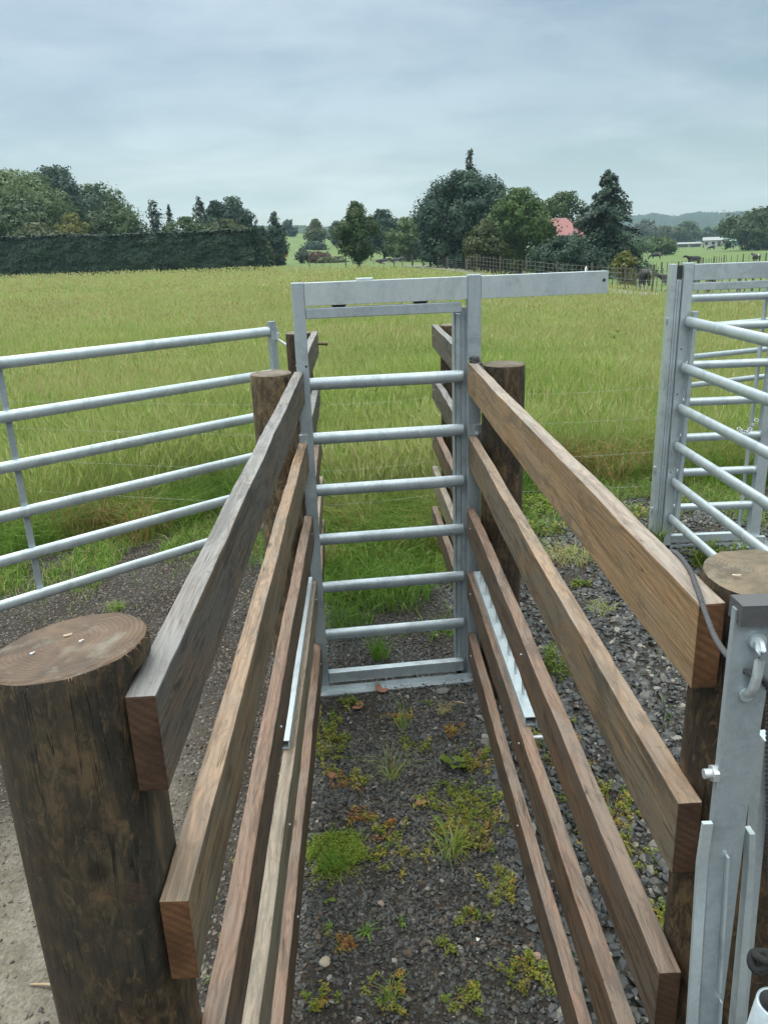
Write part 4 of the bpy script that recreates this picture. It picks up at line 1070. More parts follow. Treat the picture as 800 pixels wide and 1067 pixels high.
# clipped hedge
def hedge():
    r = np.random.default_rng(61)
    p0 = np.array(spot(0, 97)); b = np.array(spot(271, 79)); a = p0 + (p0 - b) * .35; L = np.linalg.norm(b - a); t = (b - a) / L; nrm = np.array([t[1], -t[0]])
    if nrm @ a > 0: nrm = -nrm
    hz = lambda s: 4.35 + (3.85 - 4.35) * s / L
    root = thing('clipped_hedge', 'long tall dark green clipped hedge along the left of the meadow', 'hedge', (a[0], a[1], 0))
    n = 70000; s = r.random(n) * L; face = r.random(n); zt = hz(s) + .25 * (snoise(s, s * 0, .5, 3) - .5)
    P = np.empty((n, 3)); N = np.empty((n, 3)); W = 2.2
    rec = .35 * (snoise(s, zt * face, .8, 4) - .5)
    m = face < .72; zz = zt * r.random(n) ** .95
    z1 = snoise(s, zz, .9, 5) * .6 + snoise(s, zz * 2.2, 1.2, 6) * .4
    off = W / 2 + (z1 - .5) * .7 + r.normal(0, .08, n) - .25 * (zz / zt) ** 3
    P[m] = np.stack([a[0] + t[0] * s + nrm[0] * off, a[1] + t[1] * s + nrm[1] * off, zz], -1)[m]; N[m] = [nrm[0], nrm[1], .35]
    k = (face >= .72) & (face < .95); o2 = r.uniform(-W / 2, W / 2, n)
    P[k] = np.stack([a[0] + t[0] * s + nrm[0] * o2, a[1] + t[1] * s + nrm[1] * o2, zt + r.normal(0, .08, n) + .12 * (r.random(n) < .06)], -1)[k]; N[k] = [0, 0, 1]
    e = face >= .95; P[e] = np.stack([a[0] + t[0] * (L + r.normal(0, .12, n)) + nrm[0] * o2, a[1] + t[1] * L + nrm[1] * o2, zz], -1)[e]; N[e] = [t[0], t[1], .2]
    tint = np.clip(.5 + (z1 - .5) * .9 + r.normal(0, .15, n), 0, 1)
    P -= [a[0], a[1], 0]
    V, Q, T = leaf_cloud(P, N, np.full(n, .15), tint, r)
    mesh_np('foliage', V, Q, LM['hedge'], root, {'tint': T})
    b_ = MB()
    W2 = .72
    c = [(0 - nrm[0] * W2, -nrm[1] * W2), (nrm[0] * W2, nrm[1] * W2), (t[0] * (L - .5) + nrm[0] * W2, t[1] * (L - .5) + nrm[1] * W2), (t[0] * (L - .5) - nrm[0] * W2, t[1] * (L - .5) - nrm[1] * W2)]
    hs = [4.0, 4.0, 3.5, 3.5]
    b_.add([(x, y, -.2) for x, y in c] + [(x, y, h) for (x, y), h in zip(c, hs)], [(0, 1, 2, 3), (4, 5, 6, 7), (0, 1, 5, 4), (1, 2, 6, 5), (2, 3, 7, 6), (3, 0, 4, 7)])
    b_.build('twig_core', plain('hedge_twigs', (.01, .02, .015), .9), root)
hedge()

# wooded ridges
def ridge(name, prof, d0, d1, seed, colset, lab=None):
    """prof: (u, v) skyline in the photograph at distance d0"""
    r = np.random.default_rng(seed); nu, nd = 420, 14
    us = np.linspace(prof[0][0], prof[-1][0], nu); vs = np.interp(us, [p[0] for p in prof], [p[1] for p in prof])
    V = np.empty((nd, nu, 3))
    for j in range(nd):
        f = j / (nd - 1)
        for i, (u, v) in enumerate(zip(us, vs)):
            d = d0 + (d1 - d0) * f
            x, y = spot(u, d); zt = top_z(u, v, d1)
            zb = -9.0
            z = zb + (zt - zb) * math.sin(f * math.pi / 2) ** .8
            bmp = (mnoise.noise(Vector((x * .035, y * .035, seed))) * 3.0 + mnoise.noise(Vector((x * .1, y * .1, seed + 5))) * 2.2 + r.normal(0, .45)) * min(1, f * 4 + .1) * d1 / 1500
            V[j, i] = (x, y, z + bmp * (.55 if j == nd - 1 else 1))
    i = np.arange(nd - 1)[:, None] * nu; j = np.arange(nu - 1)[None]
    q = np.stack([i + j, i + j + 1, i + nu + j + 1, i + nu + j], -1).reshape(-1, 4)
    back = V[-1].copy(); back[:, 2] = -12; back *= [1.05, 1.05, 1]
    allv = np.concatenate([V.reshape(-1, 3), back]); b0 = (nd - 1) * nu; k = np.arange(nu - 1)
    q = np.concatenate([q, np.stack([b0 + k, b0 + k + 1, nd * nu + k + 1, nd * nu + k], -1)])
    t = NT(name + '_canopy'); P = t.n('ShaderNodeNewGeometry').outputs['Position']
    n1 = t.noise(P, .045, 6, .7)
    m = t.fin(t.ramp(n1, [(.3, colset[0]), (.5, colset[1]), (.7, colset[2])]), .9, 0, t.bump(t.noise(P, .12, 5, .7), 1.0, 4.0), .1)
    return kind(mesh_np(name, allv, q, m, smooth=True), 'structure')
ridge('wooded_hills', [(545, 236), (600, 231), (640, 227), (665, 225), (680, 223), (700, 226), (720, 222), (745, 223), (770, 220.5), (800, 219), (850, 214), (930, 210)], 1000, 1500, 3, ((.01, .022, .012), (.02, .036, .018), (.034, .05, .024)))
ridge('wooded_hills', [(640, 240), (670, 238), (700, 236), (725, 238), (760, 234), (800, 229), (900, 226)], 620, 800, 4, ((.022, .042, .014), (.04, .066, .022), (.07, .095, .035)))
ridge('wooded_hills', [(250, 238), (280, 236), (310, 235), (330, 237), (360, 235), (400, 233), (440, 236), (480, 237)], 640, 900, 6, ((.02, .036, .016), (.035, .055, .024), (.055, .075, .034)))

def distant_wood(name, bands, seed):
    """far-off mass of tree crowns standing on the ridges"""
    r = np.random.default_rng(seed); Vs, Qs, Ts = [], [], []; n0 = 0
    for us, vs, d, n, size, tm in bands:
        for k in range(n):
            u = r.uniform(us[0], us[-1]); v = np.interp(u, us, vs) + abs(r.normal(0, 1)) * 3.2
            dd = d * r.uniform(.93, 1.05); x, y = spot(u, dd); z = top_z(u, v, dd); R = size * r.uniform(.6, 1.3)
            m = 46; q = r.normal(0, 1, (m, 3)); q /= np.linalg.norm(q, axis=1)[:, None]
            P = np.array([x, y, z - R * .8]) + q * np.array([R, R, R * r.uniform(.75, 1.2)]) * (.7 + .3 * r.random((m, 1)))
            V, Q, T = leaf_cloud(P, q + [0, 0, .3], np.full(m, dd / F_PX * 1.5), np.clip(r.normal(tm, .16) + r.normal(0, .08, m), 0, 1), r)
            Vs.append(V); Qs.append(Q + n0); Ts.append(T); n0 += len(V)
    return kind(mesh_np(name, np.concatenate(Vs), np.concatenate(Qs), LM['mid'], None, {'tint': np.concatenate(Ts)}), 'stuff')
distant_wood('distant_wood', [([640, 680, 720, 770, 810], [229, 225, 223, 221.5, 220], 1420, 150, 12, .3), ([655, 700, 740, 770, 810], [238, 237, 238, 235, 230], 760, 170, 7.5, .5), ([660, 700, 760, 800], [245, 246, 247, 246], 520, 110, 4.2, .6), ([255, 300, 340, 400, 480], [238, 236.5, 236, 235, 237], 860, 130, 8, .35)], 77)

# ------------------------------------------------------------------ buildings
M_PALE = plain('pale_weatherboard', (.34, .33, .305), .7, 0, .15, 2)
M_GREENW = plain('green_steel_cladding', (.07, .17, .13), .55, 0, .15, 2)
M_ROOFG = plain('grey_iron_roof', (.2, .21, .21), .5, 0, .2, 2)
M_ROOFGREEN = plain('green_iron_roof', (.09, .17, .135), .5, 0, .15, 2)
M_WIN = plain('dark_window_glass', (.02, .025, .03), .15, 0, .1)
t = NT('red_iron_roof'); P = t.n('ShaderNodeTexCoord').outputs['Object']
rib = t.n('ShaderNodeTexWave', wave_type='BANDS', bands_direction='X', inp={'Vector': P, 'Scale': 5.0}).outputs['Fac']
M_RED = t.fin(t.mix(t.noise(P, 1.5, 4), (.13, .02, .016), (.185, .036, .028)), .5, 0, t.bump(rib, .5, .02))
def shed(name, label, cat, u0, u1, dist, v_eave, v_base, mat, roofmat, depth=8, pitch=1.0, openings=(), grp=None, rot=0):
    xa, ya = spot(u0, dist); xb, yb = spot(u1, dist); cx, cy = (xa + xb) / 2, (ya + yb) / 2
    W = math.hypot(xb - xa, yb - ya); zb = top_z((u0 + u1) / 2, v_base, dist); ze = top_z((u0 + u1) / 2, v_eave, dist); hh = ze - zb
    root = thing(name, label, cat, (cx, cy, zb), grp, math.atan2(yb - ya, xb - xa) + rot)
    b = MB(); b.box((-W / 2, 0, -1), (W / 2, depth, hh)); 
    for s in (-1, 1): b.add([(s * W / 2 * .999, .01, hh), (s * W / 2 * .999, depth - .01, hh), (s * W / 2 * .999, depth / 2, hh + pitch - .05)], [(0, 1, 2)])
    wl = b.build('wall', mat, root)
    r_ = MB(); o = .35
    for s in (0, 1):
        y0 = -o if s == 0 else depth + o; z0 = hh - o * pitch / (depth / 2) + .02
        vs = [(-W / 2 - o, y0, z0), (W / 2 + o, y0, z0), (W / 2 + o, depth / 2, hh + pitch), (-W / 2 - o, depth / 2, hh + pitch)]
        r_.add(vs + [(x, y, z + .08) for x, y, z in vs], [(0, 1, 2, 3), (4, 5, 6, 7), (0, 1, 5, 4), (1, 2, 6, 5), (2, 3, 7, 6), (3, 0, 4, 7)])
    if name == 'farmhouse':
        for v_ in r_.v:
            q = (v_[:, 1] == depth / 2) & (v_[:, 0] > 0); v_[q, 0] -= 2.6
    r_.build('roof', roofmat, root)
    for (f0, f1, z0, z1, nm) in openings:
        q = MB(); q.box((-W / 2 + W * f0, -.06, hh * z0), (-W / 2 + W * f1, -.002, hh * z1)); q.build(nm, M_WIN if nm == 'window' else M_DARKSTEEL, root)
    return root
shed('farm_shed', 'long pale shed on the far right paddock', 'shed', 733, 753.5, 352, 250.3, 257.2, M_PALE, M_ROOFG, 9, 1.1, ((.1, .25, .35, .75, 'window'), (.45, .6, .35, .75, 'window'), (.75, .9, .05, .8, 'door')))
shed('farm_shed', 'green clad shed right of the pale shed', 'shed', 755, 781, 340, 250.8, 258, M_GREENW, M_ROOFGREEN, 9, 1.0, ((.1, .3, .02, .8, 'door'), (.55, .75, .4, .75, 'window')))
shed('farm_shed', 'second green shed cut by the right edge', 'shed', 795, 818, 345, 248.6, 256, M_GREENW, M_ROOFGREEN, 9, 1.0, ((.3, .5, .02, .8, 'door'),))
shed('farm_shed', 'low grey lean-to left of the pale shed', 'shed', 706, 731, 356, 254.0, 258.4, M_ROOFG, M_ROOFG, 7, .5, ((.05, .45, .05, .8, 'opening'), (.55, .95, .05, .8, 'opening')))
shed('cottage', 'small white cottage high on the green rise', 'house', 298.5, 302.5, 400, 244.0, 247.5, M_PALE, M_ROOFG, 6, 1.0, ((.2, .4, .3, .7, 'window'), (.6, .8, .3, .7, 'window')))
shed('farmhouse', 'house with a red iron roof half hidden among the trees', 'house', 568, 606, 92, 245, 272, M_PALE, M_RED, 9.0, 1.75, ((.1, .25, .3, .75, 'window'), (.42, .56, .02, .8, 'door'), (.7, .88, .3, .75, 'window')), rot=-.12)

# ------------------------------------------------------------------ paddock fences
M_POSTW = plain('fence_post_wood', (.085, .07, .055), .85, 0, .35, 9)
M_BATT = plain('fence_batten_wood', (.1, .085, .062), .85, 0, .35, 9)
def batten_fence(label, pts, step, hb, posts_every, wires=5, lean=.04, seed=1, thick=.045, hp=1.15, strainers=()):
    """posts, battens and wires along a polyline of ground points"""
    r = random.Random(seed); P = [Vector((x, y, gz(x, y))) for x, y in pts]
    root = thing('post_and_batten_fence', label, 'fence', tuple(P[0]), 'paddock fences')
    seg = []; L = 0
    for a, b in zip(P[:-1], P[1:]): seg.append((L, a, b)); L += (b - a).length
    def pos(s):
        for l, a, b in reversed(seg):
            if s >= l:
                q = a.lerp(b, min(1, (s - l) / (b - a).length)); q.z = gz(q.x, q.y); return q
    n = int(L / step); pm = None
    for i in range(n + 1):
        p = pos(i * step); big = i % posts_every == 0
        h = (hp if big else hb) * r.uniform(.93, 1.06); w = thick * (2.1 if big else 1) * r.uniform(.85, 1.15); dx, dy = r.uniform(-lean, lean), r.uniform(-lean, lean)
        b = MB()
        if big: b.tube([(p.x, p.y, p.z - .3), (p.x + dx, p.y + dy, p.z + h)], w * .62, 8, smooth=False)
        else: b.tube([(p.x, p.y, p.z - .02), (p.x + dx, p.y + dy, p.z + h)], w * .62, 4, smooth=False)
        b.build('post' if big else 'batten', M_POSTW if big else M_BATT, root, root.location)
    for k in range(wires):
        z = .18 + (hb - .3) * k / max(1, wires - 1)
        w = MB(); w.tube([tuple(pos(L * t) + Vector((0, 0, z))) for t in np.linspace(0, .9999, 24)], .006, 4); w.build('wire', M_GALV, root, root.location)
    for s in strainers:
        p = pos(L * s); b = MB(); b.tube([(p.x, p.y, p.z - .3), (p.x, p.y, p.z + 1.3)], .11, 10); b.build('post', M_POSTW, root, root.location)
        q = pos(max(0, L * s - 2.0)) if s > .3 else pos(L * s + 2.0); b = MB(); b.tube([(p.x, p.y, p.z + 1.0), (q.x, q.y, q.z + .1)], .05, 8); b.build('stay', M_POSTW, root, root.location)
    return root
batten_fence('close batten fence along the lane from the dark trees to the right edge', [spot(u, d) for u, d in ((850, 46.5), (775, 49), (690, 51.6), (645, 56), (540, 63), (486, 69))], .47, 1.4, 7, seed=2, thick=.055, hp=1.5, strainers=(.19,))
batten_fence('sparse post fence beside the lane left of the big dark tree', [spot(u, d) for u, d in ((486, 71), (440, 86), (411, 94))], 3.1, 1.0, 2, seed=3, thick=.09)
batten_fence('low fence on the lawn below the lone tree', [spot(u, d) for u, d in ((410, 82), (370, 80), (318, 86))], 1.15, .75, 5, seed=4, wires=3)
batten_fence('distant fence crossing the right paddock behind the grazing cows', [spot(u, d) for u, d in ((640, 84), (700, 95), (760, 120), (840, 135))], 1.3, 1.1, 4, seed=5, thick=.06)
batten_fence('far dark rail line in front of the sheds', [spot(u, d) for u, d in ((700, 300), (760, 305), (830, 310))], 3.5, 1.3, 3, seed=6, thick=.14, wires=3)
batten_fence('single row of slim posts on the near side of the lane at the right', [spot(u, d) for u, d in ((850, 37), (777, 40.5), (693, 46), (640, 49.5))], 4.4, 1.0, 1, seed=7, thick=.05, wires=2)

# ------------------------------------------------------------------ cows
def cow_mesh(pose):
    lie = pose == 'lying'; dz = -.62 if lie else 0
    V, E, R = [], [], []
    def vtx(p, r, parent=None):
        V.append(p); R.append(r if hasattr(r, '__len__') else (r, r))
        if parent is not None: E.append((parent, len(V) - 1))
        return len(V) - 1
    pel = vtx((-.55, 0, 1.08 + dz), (.27, .29)); rump = vtx((-.84, 0, 1.1 + dz), (.2, .22), pel)
    mid = vtx((-.1, 0, 1.0 + dz), (.33, .37), pel); ch = vtx((.38, 0, 1.03 + dz), (.27, .33), mid)
    if pose == 'grazing':
        n1 = vtx((.75, 0, .92), .17, ch); n2 = vtx((1.0, 0, .6), .13, n1); hd = vtx((1.13, 0, .36), .115, n2); mz = vtx((1.22, 0, .12), .075, hd)
    else:
        n1 = vtx((.72, 0, 1.2 + dz), .17, ch); n2 = vtx((.95, 0, 1.34 + dz), .13, n1); hd = vtx((1.14, 0, 1.36 + dz), .12, n2); mz = vtx((1.4, 0, 1.2 + dz), .08, hd)
    for s in (-1, 1):
        e = vtx((V[hd][0] - .06, s * .13, V[hd][2] + .06), .03, hd); vtx((V[hd][0] - .1, s * .25, V[hd][2] + .05), .022, e)
        if lie:
            k = vtx((-.45, s * .34, .22), .11, pel); vtx((-.15, s * .4, .09), .06, k); k = vtx((.5, s * .26, .2), .1, ch); vtx((.25, s * .3, .07), .05, k)
        else:
            o = .1 if s > 0 else -.05
            a = vtx((-.72, s * .17, .84), .155, rump); a = vtx((-.66, s * .19, .62), .095, a); a = vtx((-.82 + o * .4, s * .19, .42), .058, a); a = vtx((-.78 + o, s * .19, .12), .045, a); vtx((-.74 + o, s * .19, .02), .05, a)
            a = vtx((.42, s * .15, .8), .13, ch); a = vtx((.42 - o, s * .17, .56), .075, a); a = vtx((.43 - o, s * .17, .36), .052, a); a = vtx((.42 - o * 1.4, s * .17, .1), .042, a); vtx((.44 - o * 1.4, s * .17, .02), .048, a)
    t = vtx((-1.04, 0, 1.12 + dz), .04, rump); t = vtx((-1.09, 0, .8 + dz * .7), .028, t); vtx((-1.08, 0, .48 + dz * .6), .042, t)
    if not lie: vtx((-.5, 0, .72), .12, pel)
    me = bpy.data.meshes.new('cow_cage'); me.from_pydata(V, E, [])
    bm = bmesh.new(); bm.from_mesh(me); ly = bm.verts.layers.skin.verify(); bm.verts.ensure_lookup_table()
    for i, v in enumerate(bm.verts): v[ly].radius = R[i]; v[ly].use_root = i == 0
    bm.to_mesh(me); bm.free()
    o = bpy.data.objects.new('cow_cage', me); C.objects.link(o)
    o.modifiers.new('skin', 'SKIN'); m = o.modifiers.new('sub', 'SUBSURF'); m.levels = 1; m.render_levels = 1
    dg = bpy.context.evaluated_depsgraph_get(); dg.update()
    res = bpy.data.meshes.new_from_object(o.evaluated_get(dg)); bpy.data.objects.remove(o); bpy.data.meshes.remove(me)
    res.name = 'cow_' + pose
    for p in res.polygons: p.use_smooth = True
    return res
t = NT('black_and_white_hide'); v = t.obj()
pn = t.noise(v, 1.15, 2, .4, .3)
gzc = t.n('ShaderNodeSeparateXYZ', inp={0: t.n('ShaderNodeTexCoord').outputs['Object']}).outputs[2]
leg = t.ramp(gzc, [(.18, .25), (.42, 0.0)])
M_COW = t.fin(t.ramp(t.math('ADD', pn, leg), [(.64, (.014, .013, .013)), (.66, (.55, .52, .48))]), .7)
COWM = {p: cow_mesh(p) for p in ('standing', 'grazing', 'lying')}
for m in COWM.values(): m.materials.clear(); m.materials.append(M_COW)
def cow(pose, u, dist, ang, label, s=1.0):
    x, y = spot(u, dist); o = bpy.data.objects.new('cow', COWM[pose]); C.objects.link(o)
    o.location = (x, y, gz(x, y)); o.rotation_euler = (0, 0, math.radians(ang)); o.scale = (s, s, s)
    tag(o, label, 'cow', 'black and white cows in the paddock')
cow('grazing', 673.5, 53.6, 82, 'black cow with white legs seen from behind close to the batten fence', 1.0)
cow('standing', 650, 80, 10, 'black and white cow whose back shows just above the end of the gate beam', 1.0)
cow('grazing', 684, 145, 172, 'black and white cow grazing side-on, right one of the pair left of the gate', 1.0)
cow('grazing', 664, 150, 10, 'partly hidden cow grazing left of the side-on grazing cow', .95)
cow('lying', 703, 61, 175, 'dark cow lying down left of the right gate post', 1.0)
cow('standing', 724, 112, 185, 'dark cow whose back shows just over the right gate beam', 1.0)
cow('grazing', 742, 250, 185, 'black cow grazing alone above the right gate beam', 1.05)
cow('standing', 790, 118, 92, 'dark cow seen end-on near the right edge above the gate beam', .9)
cow('standing', 736, 54, 185, 'cow with a white face seen between the right gate bars', .95)
cow('lying', 411, 110, 20, 'small dark calf left of the lane below the pale willow', .8)
cow('grazing', 417, 112, 200, 'black and white calf beside the lane posts below the pale willow', .6)
cow('lying', 398, 108, 15, 'dark cow behind the lone tree on the left lawn', .9)

b = MB(); x, y = spot(612, 66); z = gz(x, y)
b.tube([(x, y, z - .1), (x, y, z + 1.0), (x, y, z + 1.1)], [.12, .11, .05], 10); b.box((x - .15, y - .02, z + .45), (x + .15, y + .02, z + .7), 0, .01)
tag(b.build('marker_post', plain('white_paint', (.7, .7, .68), .6), None, (x, y, z)), 'short white marker post behind the batten fence below the shrubs', 'post')
# ------------------------------------------------------------------ weeds and litter in the yards
M_WEED = leafmat('weed_leaf', [(0, (.05, .1, .012)), (.35, (.1, .17, .02)), (.6, (.19, .22, .03)), (.8, (.3, .24, .045)), (.92, (.32, .15, .04)), (1, (.2, .08, .035))], .5, .3)
M_MOSS = leafmat('moss_leaf', [(0, (.09, .15, .015)), (.4, (.15, .23, .022)), (.8, (.24, .27, .04)), (1, (.3, .22, .05))], .5, .3)
M_DEADLEAF = plain('dead_leaf', (.22, .1, .06), .7, 0, .35, 60)

def creeping(name, label, x, y, R, n, seed, tmean=.55, hgt=.03, leaf=.0055, asp=1.0, cat='weed', mat=None, moundy=0.0, group='weeds growing in the gravel'):
    """patch of little leaves along short running stems"""
    r = np.random.default_rng(seed)
    ns = max(8, n // 26); a = r.random(ns) * 6.283; d = R * np.sqrt(r.random(ns)) * .8
    sx, sy = np.cos(a) * d, np.sin(a) * d * asp; dirs = r.random(ns) * 6.283; ln = R * (.18 + .4 * r.random(ns))
    ids = r.integers(0, ns, n); s = r.random(n)
    px = sx[ids] + np.cos(dirs[ids]) * ln[ids] * s + r.normal(0, .006, n); py = sy[ids] + np.sin(dirs[ids]) * ln[ids] * s + r.normal(0, .006, n)
    q = np.hypot(px, py / asp) / R
    if moundy:
        kp = snoise(px, py, 2.6 / R, seed) * .6 + snoise(px, py, 6 / R, seed + 3) * .4 > .32 + .3 * np.clip(np.hypot(px, py / asp) / R - .45, 0, 1)
        px, py, ids = px[kp], py[kp], ids[kp]; n = len(px)
    q = np.hypot(px, py / asp) / R
    pz = .004 + hgt * r.random(n) ** 1.3 + moundy * np.clip(1 - q ** 2, 0, 1) * (.6 + .4 * r.random(n))
    P = np.stack([px, py, pz], -1); N = np.stack([r.normal(0, .4, n), r.normal(0, .4, n), np.ones(n)], -1)
    st = np.clip(r.normal(tmean, .17, ns), 0, 1)
    V, Q, T = leaf_cloud(P, N, leaf * (.6 + .8 * r.random(n)), st[ids] + r.normal(0, .06, n), r)
    # stems
    w = .0008; nx, ny = -np.sin(dirs) * w, np.cos(dirs) * w
    ex, ey = sx + np.cos(dirs) * ln, sy + np.sin(dirs) * ln; z1 = np.full(ns, .006); z2 = .006 + hgt * .6 * r.random(ns)
    S = np.stack([np.stack([sx - nx, sy - ny, z1], -1), np.stack([sx + nx, sy + ny, z1], -1), np.stack([ex + nx * .4, ey + ny * .4, z2], -1), np.stack([ex - nx * .4, ey - ny * .4, z2], -1)], 1).reshape(-1, 3)
    rw = .0007; L0 = np.hypot(sx, sy) + 1e-6; mx_, my_ = -sy / L0 * rw, sx / L0 * rw; zr = np.full(ns, .007)
    S2 = np.stack([np.stack([-mx_, -my_, zr], -1), np.stack([mx_, my_, zr], -1), np.stack([sx + mx_, sy + my_, zr], -1), np.stack([sx - mx_, sy - my_, zr], -1)], 1).reshape(-1, 3)
    S = np.concatenate([S, S2]); ns = ns * 2
    Q2 = (np.arange(ns) * 4)[:, None] + np.arange(4) + len(V)
    o = mesh_np(name, np.concatenate([V, S]), np.concatenate([Q, Q2]), mat or M_WEED, None, {'tint': np.concatenate([T, np.full(len(S), .8)])}, loc=(x, y, gz(x, y)))
    return tag(o, label, cat, group)
def tuft(name, label, x, y, n, h, seed, tmean=.3, tsd=.12, w=.005, lean=.8, R=.03, cat='grass tuft', bend=.6, group='grass tufts growing in the gravel', mat=None):
    r = np.random.default_rng(seed); a = r.random(n) * 6.283; d = R * np.sqrt(r.random(n))
    V, q, t, A_ = blades(np.cos(a) * d, np.sin(a) * d, h * (.5 + .6 * r.random(n)), w * (.6 + .7 * r.random(n)), lean * (.3 + r.random(n)), np.clip(r.normal(tmean, tsd, n), 0, 1), r, bend=bend, z0=np.zeros(n))
    # two more segments would not be seen at this size
    o = mesh_np(name, V, [q, t], mat or M_GRASS, None, {'tint': A_}, loc=(x, y, gz(x, y)))
    return tag(o, label, cat, group)

creeping('moss_mound', 'bright green mossy mound against the left bottom board', -.19, 2.545, .15, 7500, 1, .4, .022, .0042, 1.0, 'moss', M_MOSS, .014)
tuft('grass_tuft', 'small bright grass tuft growing out of the green mossy mound', -.2, 2.48, 110, .1, 2, .25, w=.004, R=.05)
creeping('creeping_weed', 'large yellow-green creeping weed patch in the middle right of the race', .34, 2.74, .21, 2100, 3, .5, .04, .0066, 1.35)
creeping('creeping_weed', 'creeping weed strip running along the left bottom board near the gate', -.245, 3.36, .11, 1100, 4, .45, .05, .0068, 2.6)
creeping('creeping_weed', 'creeping weed patch at the bottom right of the race floor', .475, 1.99, .13, 700, 5, .5, .035, .006, 1.1)
creeping('creeping_weed', 'thin reddish weed patch left of the dry star shaped tuft', -.17, 3.02, .12, 420, 6, .78, .03, .006)
creeping('creeping_weed', 'scattered yellow weed sprigs in the middle of the race floor', .06, 2.55, .16, 420, 7, .55, .03, .006)
creeping('creeping_weed', 'small weed sprig near the bottom centre of the race', .2, 2.09, .05, 130, 8, .5, .03, .006)
creeping('creeping_weed', 'brown dying weed patch at the lower left of the race floor', -.17, 2.15, .07, 260, 9, .93, .02, .005)
creeping('creeping_weed', 'yellow-brown weed patch at the bottom edge of the race', .0, 1.93, .10, 300, 10, .72, .02, .005)
creeping('creeping_weed', 'yellow weed cluster beside the right board below the broad leafed weed', .44, 3.1, .10, 520, 11, .62, .04, .0065, 1.4)
creeping('creeping_weed', 'sparse weed sprigs just in front of the gate sill on the left', -.16, 3.62, .07, 160, 12, .4, .05, .008)
tuft('dry_grass_tuft', 'dry star shaped tuft with long thin sprawling blades in the race', .045, 3.02, 46, .19, 13, .62, .3, .0032, 1.5, .02)
tuft('grass_tuft', 'wispy tuft among the creeping weeds in the middle of the race', .26, 2.52, 60, .16, 14, .55, .25, .0032, 1.2, .03)
tuft('grass_tuft', 'slim upright grass stem tuft below the gate sill', .12, 3.4, 22, .2, 15, .42, .2, .003, .7, .03)
tuft('dry_grass_tuft', 'small orange-brown dry tuft in front of the sill at the right', .335, 3.53, 60, .07, 16, .9, .06, .0035, 1.3, .03)
tuft('grass_tuft', 'green grass tuft under the bottom bar of the sliding gate', .02, 4.12, 60, .2, 17, .22, .08, .0065, .7, .05)
tuft('grass_tuft', 'thick green grass tuft on the left behind the sliding gate', -.16, 4.55, 150, .2, 18, .2, .1, .006, .9, .14)
tuft('grass_tuft', 'broad green grass clump in the race beyond the gate', .12, 4.95, 420, .27, 19, .18, .09, .007, .9, .27)
tuft('grass_tuft', 'dense green grass clump at the far end of the race', .05, 5.6, 420, .3, 20, .22, .1, .007, .9, .34)
tuft('rosette_weed', 'spiky green rosette weed near the lower left of the race floor', -.075, 2.17, 26, .045, 21, .3, .1, .006, 1.6, .006, 'weed')
tuft('rosette_weed', 'tiny five armed seedling beside the left board at the bottom', -.2, 2.2, 8, .04, 22, .3, .1, .006, 1.6, .004, 'weed')
tuft('rosette_weed', 'small upright seedling right of the spiky rosette', .055, 2.2, 10, .05, 23, .38, .1, .007, .8, .008, 'weed')
tuft('grass_tuft', 'small grass tuft cut by the bottom edge of the view', .0, 1.9, 20, .1, 24, .35, .1, .004, .9, .03)

def leafy(name, label, x, y, leaves, size, seed, tint=.3, stem=.0, cat='weed', mat=None):
    """broad lobed leaves on a short stem"""
    r = random.Random(seed); V, Q, T = [], [], []; n0 = 0
    for k in range(leaves):
        a = 2.4 * k + r.uniform(-.3, .3); L = size * r.uniform(.75, 1.1); up = r.uniform(.2, .75); z0 = stem * (k / leaves)
        d = Vector((math.cos(a) * math.cos(up), math.sin(a) * math.cos(up), math.sin(up))); s = Vector((-math.sin(a), math.cos(a), 0))
        prof = [(.0, .03), (.25, .10), (.38, .3), (.5, .22), (.62, .42), (.75, .27), (.88, .16), (1.0, .01)]
        for i, (t_, w_) in enumerate(prof):
            c = d * (L * t_) + Vector((0, 0, z0 - L * .35 * t_ ** 2.2)); e = Vector((0, 0, w_ * L * .18))
            V += [c - s * w_ * L * .75 + e, c, c + s * w_ * L * .75 + e]
            if i: 
                b0 = n0 + (i - 1) * 3; Q += [(b0, b0 + 1, b0 + 4, b0 + 3), (b0 + 1, b0 + 2, b0 + 5, b0 + 4)]
        n0 += len(prof) * 3; T += [min(1, max(0, tint + r.uniform(-.06, .06)))] * (len(prof) * 3)
    o = mesh_np(name, np.array([v[:] for v in V]), np.array(Q), mat or M_WEED, None, {'tint': np.array(T)}, smooth=True, loc=(x, y, gz(x, y)))
    return tag(o, label, cat)
leafy('broadleaf_weed', 'broad lobed green weed at the top of the large creeping patch', .335, 3.07, 6, .085, 1, .22, .05)
leafy('broadleaf_weed', 'low green seedling in front of the sill near the right board', .27, 3.62, 5, .04, 2, .22)
leafy('broadleaf_weed', 'pair of pale leaves beside the left board below the mossy mound', -.222, 2.33, 3, .045, 3, .2)
leafy('broadleaf_weed', 'small weed in front of the sill near the left post', -.19, 3.68, 5, .04, 4, .25)
